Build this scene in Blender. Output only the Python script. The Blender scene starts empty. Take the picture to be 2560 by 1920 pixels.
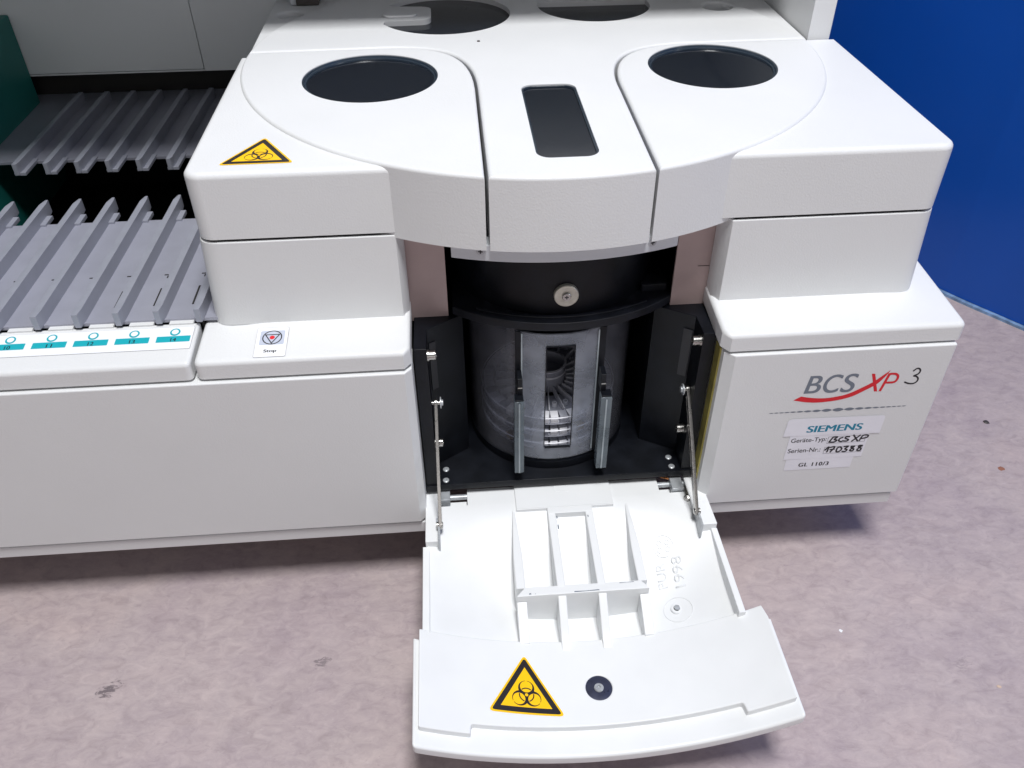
import bpy, bmesh, math, random
from mathutils import Vector, Matrix
random.seed(7)
scene = bpy.context.scene
COL = scene.collection
PI = math.pi

# ------------------------------------------------------------------ camera
cam_d = bpy.data.cameras.new('camera')
cam = bpy.data.objects.new('camera', cam_d); COL.objects.link(cam)
R_ = Vector((0.99702621, -0.0768147, -0.0061829))
U_ = Vector((0.05375644, 0.63575931, 0.77001321))
F_ = Vector((0.0552175, 0.76805573, -0.63799798))
M = Matrix((R_, U_, -F_)).transposed().to_4x4()
M.translation = Vector((-0.08065096, -0.50147064, 0.23256816))
cam.matrix_world = M
cam_d.sensor_width = 36.0
cam_d.lens = 36.0 * 2090.28 / 2560.0
cam_d.clip_start = 0.01
cam_d.clip_end = 60.0
scene.camera = cam

# ------------------------------------------------------------------ world, lamps, exposure
world = bpy.data.worlds.new('World'); scene.world = world
world.use_nodes = True
bg = world.node_tree.nodes['Background']
bg.inputs['Color'].default_value = (0.95, 0.96, 1.0, 1)
bg.inputs['Strength'].default_value = 0.115

def area_lamp(name, loc, target, sx, sy, power, color):
    d = bpy.data.lights.new(name, 'AREA')
    d.shape = 'RECTANGLE'; d.size = sx; d.size_y = sy
    d.energy = power; d.color = color
    o = bpy.data.objects.new(name, d); COL.objects.link(o)
    o.location = loc
    o.rotation_euler = (Vector(target) - Vector(loc)).to_track_quat('-Z', 'Y').to_euler()
    return o
area_lamp('ceiling_lamp', (0.12, -0.62, 2.10), (0.0, 0.0, -0.2), 0.45, 0.62, 60.0, (0.99, 0.995, 1.0))
area_lamp('front_fill_lamp', (-0.2, -3.4, 0.45), (0.0, 0.0, -0.1), 2.2, 1.0, 9.0, (1.0, 0.96, 0.96))  # added soft fill from the front to brighten the vertical faces
area_lamp('side_window_lamp', (2.4, -0.9, 0.9), (0.0, 0.0, -0.1), 1.2, 1.2, 16.0, (0.93, 0.96, 1.0))

scene.view_settings.view_transform = 'Standard'
scene.view_settings.look = 'None'
scene.view_settings.exposure = 0.0
scene.view_settings.gamma = 1.0
scene.view_settings.use_curve_mapping = False

# ------------------------------------------------------------------ materials
def srgb(r, g, b):
    def f(c):
        c /= 255.0
        return c / 12.92 if c <= 0.04045 else ((c + 0.055) / 1.055) ** 2.4
    return (f(r), f(g), f(b), 1.0)

def mat(name, col, rough=0.5, metal=0.0, bump=0.0, bscale=900.0, bdist=0.0005, spec=0.5, vary=0.0, vscale=30.0, coat=0.0):
    m = bpy.data.materials.new(name); m.use_nodes = True
    nt = m.node_tree; b = nt.nodes['Principled BSDF']
    b.inputs['Base Color'].default_value = col
    b.inputs['Roughness'].default_value = rough
    b.inputs['Metallic'].default_value = metal
    b.inputs['Specular IOR Level'].default_value = spec
    b.inputs['Coat Weight'].default_value = coat
    tc = nt.nodes.new('ShaderNodeTexCoord')
    if bump:
        n = nt.nodes.new('ShaderNodeTexNoise'); n.inputs['Scale'].default_value = bscale; n.inputs['Detail'].default_value = 2.0
        nt.links.new(tc.outputs['Object'], n.inputs['Vector'])
        bp = nt.nodes.new('ShaderNodeBump'); bp.inputs['Strength'].default_value = bump; bp.inputs['Distance'].default_value = bdist
        nt.links.new(n.outputs['Fac'], bp.inputs['Height'])
        nt.links.new(bp.outputs['Normal'], b.inputs['Normal'])
    if vary:
        n2 = nt.nodes.new('ShaderNodeTexNoise'); n2.inputs['Scale'].default_value = vscale; n2.inputs['Detail'].default_value = 6.0
        nt.links.new(tc.outputs['Object'], n2.inputs['Vector'])
        rp = nt.nodes.new('ShaderNodeMapRange')
        rp.inputs['From Min'].default_value = 0.3; rp.inputs['From Max'].default_value = 0.7
        rp.inputs['To Min'].default_value = 1.0 - vary; rp.inputs['To Max'].default_value = 1.0 + vary
        nt.links.new(n2.outputs['Fac'], rp.inputs['Value'])
        mx = nt.nodes.new('ShaderNodeVectorMath'); mx.operation = 'SCALE'
        mx.inputs[0].default_value = col[:3]
        nt.links.new(rp.outputs['Result'], mx.inputs['Scale'])
        nt.links.new(mx.outputs['Vector'], b.inputs['Base Color'])
        r2 = nt.nodes.new('ShaderNodeMapRange')
        r2.inputs['To Min'].default_value = max(0.02, rough - 0.08); r2.inputs['To Max'].default_value = rough + 0.08
        nt.links.new(n2.outputs['Fac'], r2.inputs['Value'])
        nt.links.new(r2.outputs['Result'], b.inputs['Roughness'])
    return m

WHITE = mat('white_powder_coat', (0.72, 0.725, 0.73, 1), 0.48, bump=0.22, bscale=750, bdist=0.0006, vary=0.012, vscale=14)
DOORW = mat('white_moulded_plastic', (0.80, 0.81, 0.815, 1), 0.42, bump=0.06, bscale=300, bdist=0.0005, vary=0.015, vscale=40)
GREYW = mat('grey_white_edge', (0.60, 0.62, 0.65, 1), 0.45, bump=0.1, bscale=600)
BACKW = mat('white_back_panel', (0.84, 0.855, 0.86, 1), 0.5, bump=0.1, bscale=600)
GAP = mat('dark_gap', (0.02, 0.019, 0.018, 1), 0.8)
BLACK = mat('black_painted_metal', (0.0045, 0.0055, 0.0085, 1), 0.40, spec=0.25, bump=0.15, bscale=500, bdist=0.0004, vary=0.35, vscale=60)
BLACKR = mat('black_rubber', (0.006, 0.0072, 0.012, 1), 0.55, spec=0.3, bump=0.2, bscale=300, vary=0.4, vscale=80)
PINK = mat('primed_sheet_metal', srgb(176, 156, 154), 0.5, metal=0.15, bump=0.08, bscale=900, vary=0.06, vscale=45)
RACK = mat('grey_rack_paint', (0.33, 0.335, 0.395, 1), 0.40, metal=0.15, bump=0.08, bscale=500, vary=0.05, vscale=50)
RAIL = mat('grey_rail_paint', (0.33, 0.34, 0.395, 1), 0.38, metal=0.15, bump=0.05, bscale=500, vary=0.05, vscale=70)
STEEL = mat('bright_steel', (0.46, 0.45, 0.43, 1), 0.28, metal=1.0, bump=0.1, bscale=700, vary=0.12, vscale=120)
ZINC = mat('zinc_plated_steel', (0.46, 0.48, 0.50, 1), 0.35, metal=0.35, vary=0.15, vscale=200)
MAGNET = mat('nickel_magnet', (0.55, 0.53, 0.46, 1), 0.42, metal=0.55, bump=0.2, bscale=500, vary=0.14, vscale=260)
BRASS = mat('passivated_sheet', (0.42, 0.36, 0.10, 1), 0.4, metal=0.6, vary=0.2, vscale=60)
RUST = mat('copper_wire', (0.50, 0.20, 0.07, 1), 0.4, metal=0.7)
GREEN = mat('dark_green_paint', (0.010, 0.17, 0.15, 1), 0.5, bump=0.05)
GLASS = mat('smoked_glass', (0.008, 0.011, 0.017, 1), 0.08, spec=0.4, vary=0.2, vscale=300)
GLASSRIM = mat('smoked_glass_rim', (0.022, 0.034, 0.05, 1), 0.22, spec=0.5)
TEAL = mat('teal_print', srgb(0, 165, 178), 0.5)
LABEL = mat('white_label', (0.84, 0.85, 0.88, 1), 0.35)
LABEL2 = mat('grey_white_label', (0.82, 0.82, 0.88, 1), 0.4, vary=0.03, vscale=60)
INK = mat('black_ink', (0.008, 0.008, 0.012, 1), 0.4)
GREYINK = mat('grey_ink', srgb(112, 120, 132), 0.5)
LINEINK = mat('light_grey_ink', srgb(160, 160, 165), 0.5)
REDINK = mat('red_ink', srgb(214, 22, 36), 0.45)
SIEM = mat('petrol_ink', srgb(0, 128, 158), 0.45)
YELLOW = mat('yellow_sticker', srgb(255, 200, 0), 0.35)
STICKBLK = mat('sticker_black', (0.018, 0.015, 0.016, 1), 0.35)
STOPGREY = mat('stop_grey', srgb(186, 192, 208), 0.45)
DOORMAG = mat('dark_magnet', (0.045, 0.05, 0.085, 1), 0.3, metal=0.3, vary=0.2, vscale=150)
LATCHB = mat('brown_grey_catch', (0.055, 0.045, 0.042, 1), 0.5)
ROTOR = mat('frosted_rotor', (0.42, 0.43, 0.49, 1), 0.3, vary=0.1, vscale=120)
ROTORW = mat('white_cuvette', (0.90, 0.90, 0.95, 1), 0.25)
AMBER = mat('amber_cuvette', (0.30, 0.17, 0.05, 1), 0.3)

def clear_mat(name, tint, haze, hazecol, rough=0.12):
    m = bpy.data.materials.new(name); m.use_nodes = True
    nt = m.node_tree; b = nt.nodes['Principled BSDF']; out = nt.nodes['Material Output']
    b.inputs['Base Color'].default_value = hazecol
    b.inputs['Roughness'].default_value = rough
    tr = nt.nodes.new('ShaderNodeBsdfTransparent'); tr.inputs['Color'].default_value = tint
    mx = nt.nodes.new('ShaderNodeMixShader')
    tc = nt.nodes.new('ShaderNodeTexCoord')
    n = nt.nodes.new('ShaderNodeTexNoise'); n.inputs['Scale'].default_value = 35; n.inputs['Detail'].default_value = 5
    nt.links.new(tc.outputs['Object'], n.inputs['Vector'])
    mr = nt.nodes.new('ShaderNodeMapRange'); mr.inputs['From Min'].default_value = 0.35; mr.inputs['From Max'].default_value = 0.75
    mr.inputs['To Min'].default_value = haze * 0.7; mr.inputs['To Max'].default_value = haze * 1.4
    nt.links.new(n.outputs['Fac'], mr.inputs['Value'])
    nt.links.new(mr.outputs['Result'], mx.inputs['Fac'])
    nt.links.new(tr.outputs['BSDF'], mx.inputs[1]); nt.links.new(b.outputs['BSDF'], mx.inputs[2])
    nt.links.new(mx.outputs['Shader'], out.inputs['Surface'])
    return m
ACRYL = clear_mat('smoky_acrylic', (0.84, 0.85, 0.90, 1), 0.36, (0.17, 0.175, 0.20, 1))
FROST = clear_mat('frosted_cover', (0.88, 0.90, 0.95, 1), 0.42, (0.34, 0.36, 0.41, 1), 0.32)
HANDLE = clear_mat('acrylic_bar', (0.50, 0.56, 0.60, 1), 0.5, (0.24, 0.28, 0.31, 1), 0.15)
RODGLASS = clear_mat('acrylic_bar_edge', (0.6, 0.66, 0.7, 1), 0.8, (0.42, 0.47, 0.50, 1), 0.15)

def floor_mat():
    m = bpy.data.materials.new('marbled_linoleum'); m.use_nodes = True
    nt = m.node_tree; b = nt.nodes['Principled BSDF']; L = nt.links
    tc = nt.nodes.new('ShaderNodeTexCoord')
    def noise(scale, detail, dist=0.0, rough=0.55):
        n = nt.nodes.new('ShaderNodeTexNoise')
        n.inputs['Scale'].default_value = scale; n.inputs['Detail'].default_value = detail
        n.inputs['Distortion'].default_value = dist; n.inputs['Roughness'].default_value = rough
        L.new(tc.outputs['Object'], n.inputs['Vector']); return n
    def ramp(src, stops):
        r = nt.nodes.new('ShaderNodeValToRGB')
        e = r.color_ramp.elements
        e[0].position, e[0].color = stops[0]; e[1].position, e[1].color = stops[-1]
        for p, c in stops[1:-1]:
            q = e.new(p); q.color = c
        L.new(src, r.inputs['Fac']); return r
    def mixc(fac, a, c, mode='MIX'):
        x = nt.nodes.new('ShaderNodeMix'); x.data_type = 'RGBA'; x.blend_type = mode
        if isinstance(fac, float): x.inputs[0].default_value = fac
        else: L.new(fac, x.inputs[0])
        L.new(a, x.inputs[6])
        if isinstance(c, tuple): x.inputs[7].default_value = c
        else: L.new(c, x.inputs[7])
        return x.outputs[2]
    def anis(n, rot, sx, sy, off=0.0):
        q = nt.nodes.new('ShaderNodeMapping'); q.inputs['Rotation'].default_value = (0, 0, rot); q.inputs['Scale'].default_value = (sx, sy, 1)
        q.inputs['Location'].default_value = (off, off * 1.7, 0)
        L.new(tc.outputs['Object'], q.inputs['Vector']); L.new(q.outputs['Vector'], n.inputs['Vector']); return n
    n1 = anis(noise(70, 8, 0.8, 0.68), 0.5, 1.0, 1.7)
    base = ramp(n1.outputs['Fac'], [(0.30, srgb(163, 149, 150)), (0.46, srgb(175, 161, 162)), (0.58, srgb(182, 168, 168)), (0.72, srgb(190, 176, 175))])
    n2 = noise(7, 5, 0.5)
    big = ramp(n2.outputs['Fac'], [(0.30, (0.92, 0.905, 0.94, 1)), (0.50, (1.0, 1.0, 1.0, 1)), (0.70, (1.09, 1.06, 1.03, 1))])
    c = mixc(1.0, base.outputs['Color'], big.outputs['Color'], 'MULTIPLY')
    n5 = anis(noise(24, 6, 1.2, 0.6), -0.3, 1.0, 1.5, 3.0)
    mid = ramp(n5.outputs['Fac'], [(0.36, (0.94, 0.935, 0.95, 1)), (0.5, (1.0, 1.0, 1.0, 1)), (0.64, (1.035, 1.03, 1.025, 1))])
    c = mixc(1.0, c, mid.outputs['Color'], 'MULTIPLY')
    n3 = anis(noise(190, 4, 1.0, 0.6), 0.4, 1.0, 2.2, 1.0)
    f3 = ramp(n3.outputs['Fac'], [(0.58, (0, 0, 0, 1)), (0.76, (0.30, 0.30, 0.30, 1))])
    c = mixc(f3.outputs['Color'], c, srgb(206, 193, 194))
    n4 = anis(noise(150, 4, 1.2, 0.6), 0.9, 1.0, 2.0, 7.0)
    f4 = ramp(n4.outputs['Fac'], [(0.60, (0, 0, 0, 1)), (0.78, (0.34, 0.34, 0.34, 1))])
    c = mixc(f4.outputs['Color'], c, srgb(120, 104, 112))
    # a few scuffs with a place of their own
    for (x, y, r, s) in ((-0.3705, -0.1288, 0.013, 0.75), (-0.2066, -0.1178, 0.010, 0.55), (-0.33, -0.20, 0.012, 0.3), (0.30, -0.16, 0.012, 0.25)):
        mpp = nt.nodes.new('ShaderNodeMapping')
        mpp.vector_type = 'TEXTURE'
        mpp.inputs['Location'].default_value = (x, y, 0); mpp.inputs['Scale'].default_value = (r * 1.6, r, 1)
        mpp.inputs['Rotation'].default_value = (0, 0, 0.5)
        L.new(tc.outputs['Object'], mpp.inputs['Vector'])
        ln = nt.nodes.new('ShaderNodeVectorMath'); ln.operation = 'LENGTH'; L.new(mpp.outputs['Vector'], ln.inputs[0])
        wob = nt.nodes.new('ShaderNodeMath'); wob.operation = 'MULTIPLY_ADD'
        L.new(n3.outputs['Fac'], wob.inputs[0]); wob.inputs[1].default_value = 1.6; L.new(ln.outputs['Value'], wob.inputs[2])
        fr = ramp(wob.outputs['Value'], [(0.75, (s, s, s, 1)), (1.0, (0, 0, 0, 1))])
        fr.color_ramp.elements[0].position = 0.78
        sub = nt.nodes.new('ShaderNodeMath'); sub.operation = 'SUBTRACT'; L.new(wob.outputs['Value'], sub.inputs[0]); sub.inputs[1].default_value = 0.35
        L.new(sub.outputs['Value'], fr.inputs['Fac'])
        c = mixc(fr.outputs['Color'], c, srgb(86, 78, 84))
    L.new(c, b.inputs['Base Color'])
    b.inputs['Roughness'].default_value = 0.42
    b.inputs['Specular IOR Level'].default_value = 0.4
    bp = nt.nodes.new('ShaderNodeBump'); bp.inputs['Strength'].default_value = 0.08; bp.inputs['Distance'].default_value = 0.001
    L.new(n3.outputs['Fac'], bp.inputs['Height']); L.new(bp.outputs['Normal'], b.inputs['Normal'])
    return m
FLOOR = floor_mat()

def wall_mat():
    m = mat('blue_wall_paint', (0.0, 0.074, 0.405, 1), 0.34, bump=0.10, bscale=90, bdist=0.001, vary=0.04, vscale=7)
    return m
BLUE = wall_mat()
SKIRT = mat('pale_blue_grime', srgb(120, 150, 185), 0.6, vary=0.35, vscale=90)

# ------------------------------------------------------------------ geometry helpers
class MB:
    """collects pieces of one mesh object"""
    def __init__(self): self.v = []; self.f = []; self.m = []; self.mats = []
    def mi(self, m):
        if m not in self.mats: self.mats.append(m)
        return self.mats.index(m)
    def add(self, verts, faces, m, fn=None):
        o = len(self.v); k = self.mi(m)
        self.v += [tuple(fn(*p)) if fn else tuple(p) for p in verts]
        self.f += [tuple(i + o for i in q) for q in faces]
        self.m += [k] * len(faces)
        return self
    def build(self, name, parent=None, label=None, angle=38.0, wn=True, loc=None):
        me = bpy.data.meshes.new(name)
        me.from_pydata(self.v, [], self.f)
        for q in self.mats: me.materials.append(q)
        me.polygons.foreach_set('material_index', self.m)
        bm = bmesh.new(); bm.from_mesh(me)
        bmesh.ops.remove_doubles(bm, verts=bm.verts, dist=1e-6)
        bmesh.ops.recalc_face_normals(bm, faces=bm.faces)
        bm.to_mesh(me); bm.free()
        me.polygons.foreach_set('use_smooth', [True] * len(me.polygons))
        me.set_sharp_from_angle(angle=math.radians(angle))
        o = bpy.data.objects.new(name, me); COL.objects.link(o)
        if wn:
            w = o.modifiers.new('weighted_normal', 'WEIGHTED_NORMAL'); w.keep_sharp = True; w.weight = 90
        if parent: adopt(o, parent)
        if loc: o.location = loc
        if label: o['label'] = label
        return o

def adopt(o, parent):
    o.parent = parent
    if parent.type == 'EMPTY':
        o.matrix_parent_inverse = Matrix.Translation(-parent.location)

def curve_mesh(cu):
    o = bpy.data.objects.new('tmp', cu); COL.objects.link(o)
    dg = bpy.context.evaluated_depsgraph_get()
    me = bpy.data.meshes.new_from_object(o.evaluated_get(dg))
    vs = [tuple(v.co) for v in me.vertices]; fs = [tuple(p.vertices) for p in me.polygons]
    COL.objects.unlink(o); bpy.data.objects.remove(o); bpy.data.curves.remove(cu); bpy.data.meshes.remove(me)
    return vs, fs

def prism_raw(loops, h, bev, res=3):
    """2D loops (outer, then holes) -> solid of height h centred on 0 with rounded edges"""
    cu = bpy.data.curves.new('tmp', 'CURVE'); cu.dimensions = '2D'; cu.fill_mode = 'BOTH'
    cu.extrude = max(h / 2 - bev, 1e-5)
    if bev > 0:
        cu.bevel_depth = bev; cu.bevel_resolution = res; cu.offset = -bev
    for lp in loops:
        s = cu.splines.new('POLY'); s.points.add(len(lp) - 1)
        for p, q in zip(s.points, lp): p.co = (q[0], q[1], 0, 1)
        s.use_cyclic_u = True
    return curve_mesh(cu)

def slice_mesh(vs, fs, cuts, axis=0):
    bm = bmesh.new(); bv = [bm.verts.new(p) for p in vs]
    for f in fs:
        try: bm.faces.new([bv[i] for i in f])
        except ValueError: pass
    bmesh.ops.remove_doubles(bm, verts=bm.verts, dist=1e-7)
    no = [0, 0, 0]; no[axis] = 1
    for c in cuts:
        co = [0, 0, 0]; co[axis] = c
        bmesh.ops.bisect_plane(bm, geom=bm.verts[:] + bm.edges[:] + bm.faces[:], plane_co=co, plane_no=no, dist=1e-7)
    bm.verts.index_update()
    r = [tuple(v.co) for v in bm.verts], [tuple(v.index for v in f.verts) for f in bm.faces]
    bm.free(); return r

def flat_bottom(vs, fs, z):
    bm = bmesh.new(); bv = [bm.verts.new(p) for p in vs]
    for f in fs:
        try: bm.faces.new([bv[i] for i in f])
        except ValueError: pass
    bmesh.ops.remove_doubles(bm, verts=bm.verts, dist=1e-6)
    r = bmesh.ops.bisect_plane(bm, geom=bm.verts[:] + bm.edges[:] + bm.faces[:], plane_co=(0, 0, z), plane_no=(0, 0, -1), dist=1e-7, clear_outer=True)
    eds = [e for e in bm.edges if e.is_boundary]
    bmesh.ops.triangle_fill(bm, edges=eds, use_beauty=True)
    bm.verts.index_update()
    r = [tuple(v.co) for v in bm.verts], [tuple(v.index for v in f.verts) for f in bm.faces]
    bm.free(); return r

def prism(mb, loops, z0, z1, bev, m, fn=None, plane='xy', cuts=None, res=3, crisp=False):
    zb = z0
    if crisp: z0 = z0 - bev - 0.0005
    vs, fs = prism_raw(loops, z1 - z0, bev, res)
    zc = (z0 + z1) / 2
    vs = [(a, b, c + zc) for a, b, c in vs]
    if crisp: vs, fs = flat_bottom(vs, fs, zb)
    if cuts: vs, fs = slice_mesh(vs, fs, cuts)
    if plane == 'xz': vs = [(a, c, b) for a, b, c in vs]
    elif plane == 'yz': vs = [(c, a, b) for a, b, c in vs]
    mb.add(vs, fs, m, fn); return mb

def prism_cut(mb, loops, holes, z0, z1, bev, m, res=3):
    """rounded prism with crisp holes cut right through it"""
    def tmp(vs, fs):
        me = bpy.data.meshes.new('tmp'); me.from_pydata(vs, [], fs)
        bm = bmesh.new(); bm.from_mesh(me); bmesh.ops.remove_doubles(bm, verts=bm.verts, dist=1e-6)
        bmesh.ops.recalc_face_normals(bm, faces=bm.faces); bm.to_mesh(me); bm.free()
        o = bpy.data.objects.new('tmp', me); COL.objects.link(o); return o
    zb = z0; z0 = z0 - bev - 0.0005
    vs, fs = prism_raw(loops, z1 - z0, bev, res)
    a = tmp([(x, y, z + (z0 + z1) / 2) for x, y, z in vs], fs)
    cs = []
    for h in holes:
        n = len(h)
        vs = [(x, y, z0 - 0.01) for x, y in h] + [(x, y, z1 + 0.01) for x, y in h]
        fs = [tuple(range(n - 1, -1, -1)), tuple(range(n, 2 * n))] + [(i, (i + 1) % n, n + (i + 1) % n, n + i) for i in range(n)]
        c = tmp(vs, fs); cs.append(c)
        b = a.modifiers.new('cut', 'BOOLEAN'); b.operation = 'DIFFERENCE'; b.object = c; b.solver = 'EXACT'
    dg = bpy.context.evaluated_depsgraph_get()
    me = bpy.data.meshes.new_from_object(a.evaluated_get(dg))
    vs, fs = flat_bottom([tuple(v.co) for v in me.vertices], [tuple(p.vertices) for p in me.polygons], zb)
    mb.add(vs, fs, m)
    bpy.data.meshes.remove(me)
    for o in [a] + cs:
        d = o.data; bpy.data.objects.remove(o); bpy.data.meshes.remove(d)
    return mb

def rect(x0, y0, x1, y1, r=0.0, n=6):
    if r <= 0: return [(x0, y0), (x1, y0), (x1, y1), (x0, y1)]
    out = []
    for cx, cy, a0 in ((x1 - r, y0 + r, -90), (x1 - r, y1 - r, 0), (x0 + r, y1 - r, 90), (x0 + r, y0 + r, 180)):
        for i in range(n + 1):
            a = math.radians(a0 + 90 * i / n); out.append((cx + r * math.cos(a), cy + r * math.sin(a)))
    return out

def circ(cx, cy, r, n=64): return [(cx + r * math.cos(2 * PI * i / n), cy + r * math.sin(2 * PI * i / n)) for i in range(n)]
def arc(cx, cy, r, a0, a1, n=48): return [(cx + r * math.cos(a0 + (a1 - a0) * i / n), cy + r * math.sin(a0 + (a1 - a0) * i / n)) for i in range(n + 1)]
def bez(p0, p1, p2, p3, n=20):
    o = []
    for i in range(n + 1):
        t = i / n; u = 1 - t
        o.append(tuple(u**3 * a + 3*u*u*t * b + 3*u*t*t * c + t**3 * d for a, b, c, d in zip(p0, p1, p2, p3)))
    return o
def round_poly(pts, r, n=6):
    out = []
    k = len(pts)
    for i in range(k):
        p = Vector(pts[i]); a = Vector(pts[i - 1]); b = Vector(pts[(i + 1) % k])
        rr = r[i] if isinstance(r, (list, tuple)) else r
        if rr <= 0: out.append(tuple(p)); continue
        d1 = (a - p).normalized(); d2 = (b - p).normalized()
        ang = d1.angle(d2); t = min(rr / math.tan(ang / 2), (a - p).length * .49, (b - p).length * .49)
        s, e = p + d1 * t, p + d2 * t
        for j in range(n + 1):
            q = j / n; out.append(tuple((1-q)**2 * s + 2*q*(1-q) * p + q*q * e))
    return out

def box(mb, x0, y0, z0, x1, y1, z1, m, bev=0.0, fn=None):
    if bev > 0: return prism(mb, [rect(x0, y0, x1, y1)], z0, z1, bev, m, fn, res=2)
    vs = [(x, y, z) for z in (z0, z1) for y in (y0, y1) for x in (x0, x1)]
    fs = [(0, 2, 3, 1), (4, 5, 7, 6), (0, 1, 5, 4), (2, 6, 7, 3), (0, 4, 6, 2), (1, 3, 7, 5)]
    mb.add(vs, fs, m, fn); return mb

def lathe(mb, prof, c, axis, m, n=64, cap=True):
    """profile of (radius, height) about an axis through c"""
    ax = Vector(axis).normalized()
    u = ax.orthogonal().normalized(); w = ax.cross(u); c = Vector(c)
    vs, fs = [], []
    for r, h in prof:
        for i in range(n):
            a = 2 * PI * i / n
            vs.append(tuple(c + ax * h + (u * math.cos(a) + w * math.sin(a)) * r))
    for k in range(len(prof) - 1):
        for i in range(n):
            j = (i + 1) % n
            fs.append((k*n + i, k*n + j, (k+1)*n + j, (k+1)*n + i))
    if cap:
        fs.append(tuple(range(n - 1, -1, -1))); fs.append(tuple((len(prof)-1)*n + i for i in range(n)))
    mb.add(vs, fs, m); return mb
def disc(mb, c, axis, r, h, m, n=32, bev=0.0003):
    return lathe(mb, [(r, 0), (r, h - bev), (r - bev, h)], c, axis, m, n)

def text_raw(body, shear=0.0, bold=0.0, space=1.0):
    cu = bpy.data.curves.new('tmp', 'FONT'); cu.body = body; cu.size = 1.0; cu.shear = shear; cu.offset = bold
    cu.space_character = space; cu.fill_mode = 'FRONT'
    vs, fs = curve_mesh(cu)
    x0 = min(v[0] for v in vs); x1 = max(v[0] for v in vs); y0 = min(v[1] for v in vs); y1 = max(v[1] for v in vs)
    return [((v[0] - x0) / (x1 - x0), (v[1] - y0) / (y1 - y0), 0) for v in vs], fs
def text(mb, body, x0, y0, x1, y1, w, m, fn, fat=0.0, **k):
    vs, fs = text_raw(body, **k)
    for q, dx in enumerate((-fat, 0.0, fat) if fat else (0.0,)):
        mb.add([(x0 + dx + a * (x1 - x0), y0 + b * (y1 - y0), w + q * 2e-6) for a, b, c in vs], fs, m, fn)

def flat(mb, loops, w, m, fn, cuts=None):
    """flat filled figure at height w of a (u, v, w) frame"""
    cu = bpy.data.curves.new('tmp', 'CURVE'); cu.dimensions = '2D'; cu.fill_mode = 'FRONT'
    for lp in loops:
        s = cu.splines.new('POLY'); s.points.add(len(lp) - 1)
        for p, q in zip(s.points, lp): p.co = (q[0], q[1], 0, 1)
        s.use_cyclic_u = True
    vs, fs = curve_mesh(cu)
    if cuts: vs, fs = slice_mesh(vs, fs, cuts)
    mb.add([(a, b, w) for a, b, c in vs], fs, m, fn)

def smooth_line(pts, n=8):
    out = []
    P = [pts[0]] + list(pts) + [pts[-1]]
    for i in range(1, len(P) - 2):
        for j in range(n):
            t = j / n
            out.append(tuple(0.5 * ((2*b) + (c-a)*t + (2*a-5*b+4*c-d)*t*t + (-a+3*b-3*c+d)*t**3)
                             for a, b, c, d in zip(P[i-1], P[i], P[i+1], P[i+2])))
    out.append(tuple(pts[-1])); return out
def stroke(mb, pts, wid, w, m, fn, sm=True, taper=False):
    p = smooth_line(pts) if sm and len(pts) > 2 else [tuple(q) for q in pts]
    vs, fs = [], []
    k = len(p)
    # round ends
    d0 = (Vector(p[0]) - Vector(p[1])).normalized() * wid * .35; d1 = (Vector(p[-1]) - Vector(p[-2])).normalized() * wid * .35
    p = [tuple(Vector(p[0]) + d0)] + p + [tuple(Vector(p[-1]) + d1)]; k = len(p)
    for i in range(k):
        a = Vector(p[max(i-1, 0)]); b = Vector(p[min(i+1, k-1)])
        t = (b - a).normalized(); nrm = Vector((-t.y, t.x))
        h = wid / 2
        if i in (0, k-1): h *= .55
        if taper: h *= 1 - .6 * i / k
        q = Vector(p[i]); vs += [tuple(q + nrm * h) + (w + i * 2e-7,), tuple(q - nrm * h) + (w + i * 2e-7,)]
    for i in range(k - 1): fs.append((2*i, 2*i+1, 2*i+3, 2*i+2))
    mb.add(vs, fs, m, fn)

def empty(name, loc, label, cat):
    o = bpy.data.objects.new(name, None); COL.objects.link(o); o.location = loc
    o.empty_display_size = 0.1; o['label'] = label; o['category'] = cat
    return o

# ------------------------------------------------------------------ floor and wall
FZ = -0.364
mb = MB()
mb.add([(-3, -3, FZ), (3, -3, FZ), (3, 3, FZ), (-3, 3, FZ)], [(0, 1, 2, 3)], FLOOR)
fl = mb.build('floor', wn=False); fl['kind'] = 'structure'

wall_pts = [(0.2931, 0.8746), (0.3913, 0.639), (0.4698, 0.4691), (0.5259, 0.3675), (0.5372, 0.3485), (0.5547, 0.323), (0.5751, 0.2959), (0.5951, 0.269), (0.6662, 0.1775), (0.7841, 0.0351), (0.9804, -0.1858), (1.3732, -0.5982)]
wl = smooth_line(wall_pts, 5)
mb = MB()
def sweep(mb, line, off0, off1, z0, z1, m):
    vs, fs = [], []
    k = len(line)
    for i in range(k):
        a = Vector(line[max(i-1, 0)]); b = Vector(line[min(i+1, k-1)]); t = (b - a).normalized(); nrm = Vector((-t.y, t.x))
        if nrm.x < 0: nrm = -nrm
        q = Vector(line[i])
        for off, z in ((off0, z0), (off1, z0), (off1, z1), (off0, z1)):
            vs.append((q.x + nrm.x * off, q.y + nrm.y * off, z))
    for i in range(k - 1):
        for j in range(4):
            fs.append((4*i + j, 4*i + (j+1) % 4, 4*(i+1) + (j+1) % 4, 4*(i+1) + j))
    fs += [(0, 1, 2, 3), (4*k-4, 4*k-3, 4*k-2, 4*k-1)]
    mb.add(vs, fs, m)
sweep(mb, wl, 0.0, 0.05, FZ + 0.004, 1.7, BLUE)
sweep(mb, wl, -0.005, 0.045, FZ - 0.001, FZ + 0.0035, SKIRT)
w = mb.build('blue_wall', wn=False)
w['label'] = 'deep blue painted wall with a worn pale edge at the floor'; w['category'] = 'wall'

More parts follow.
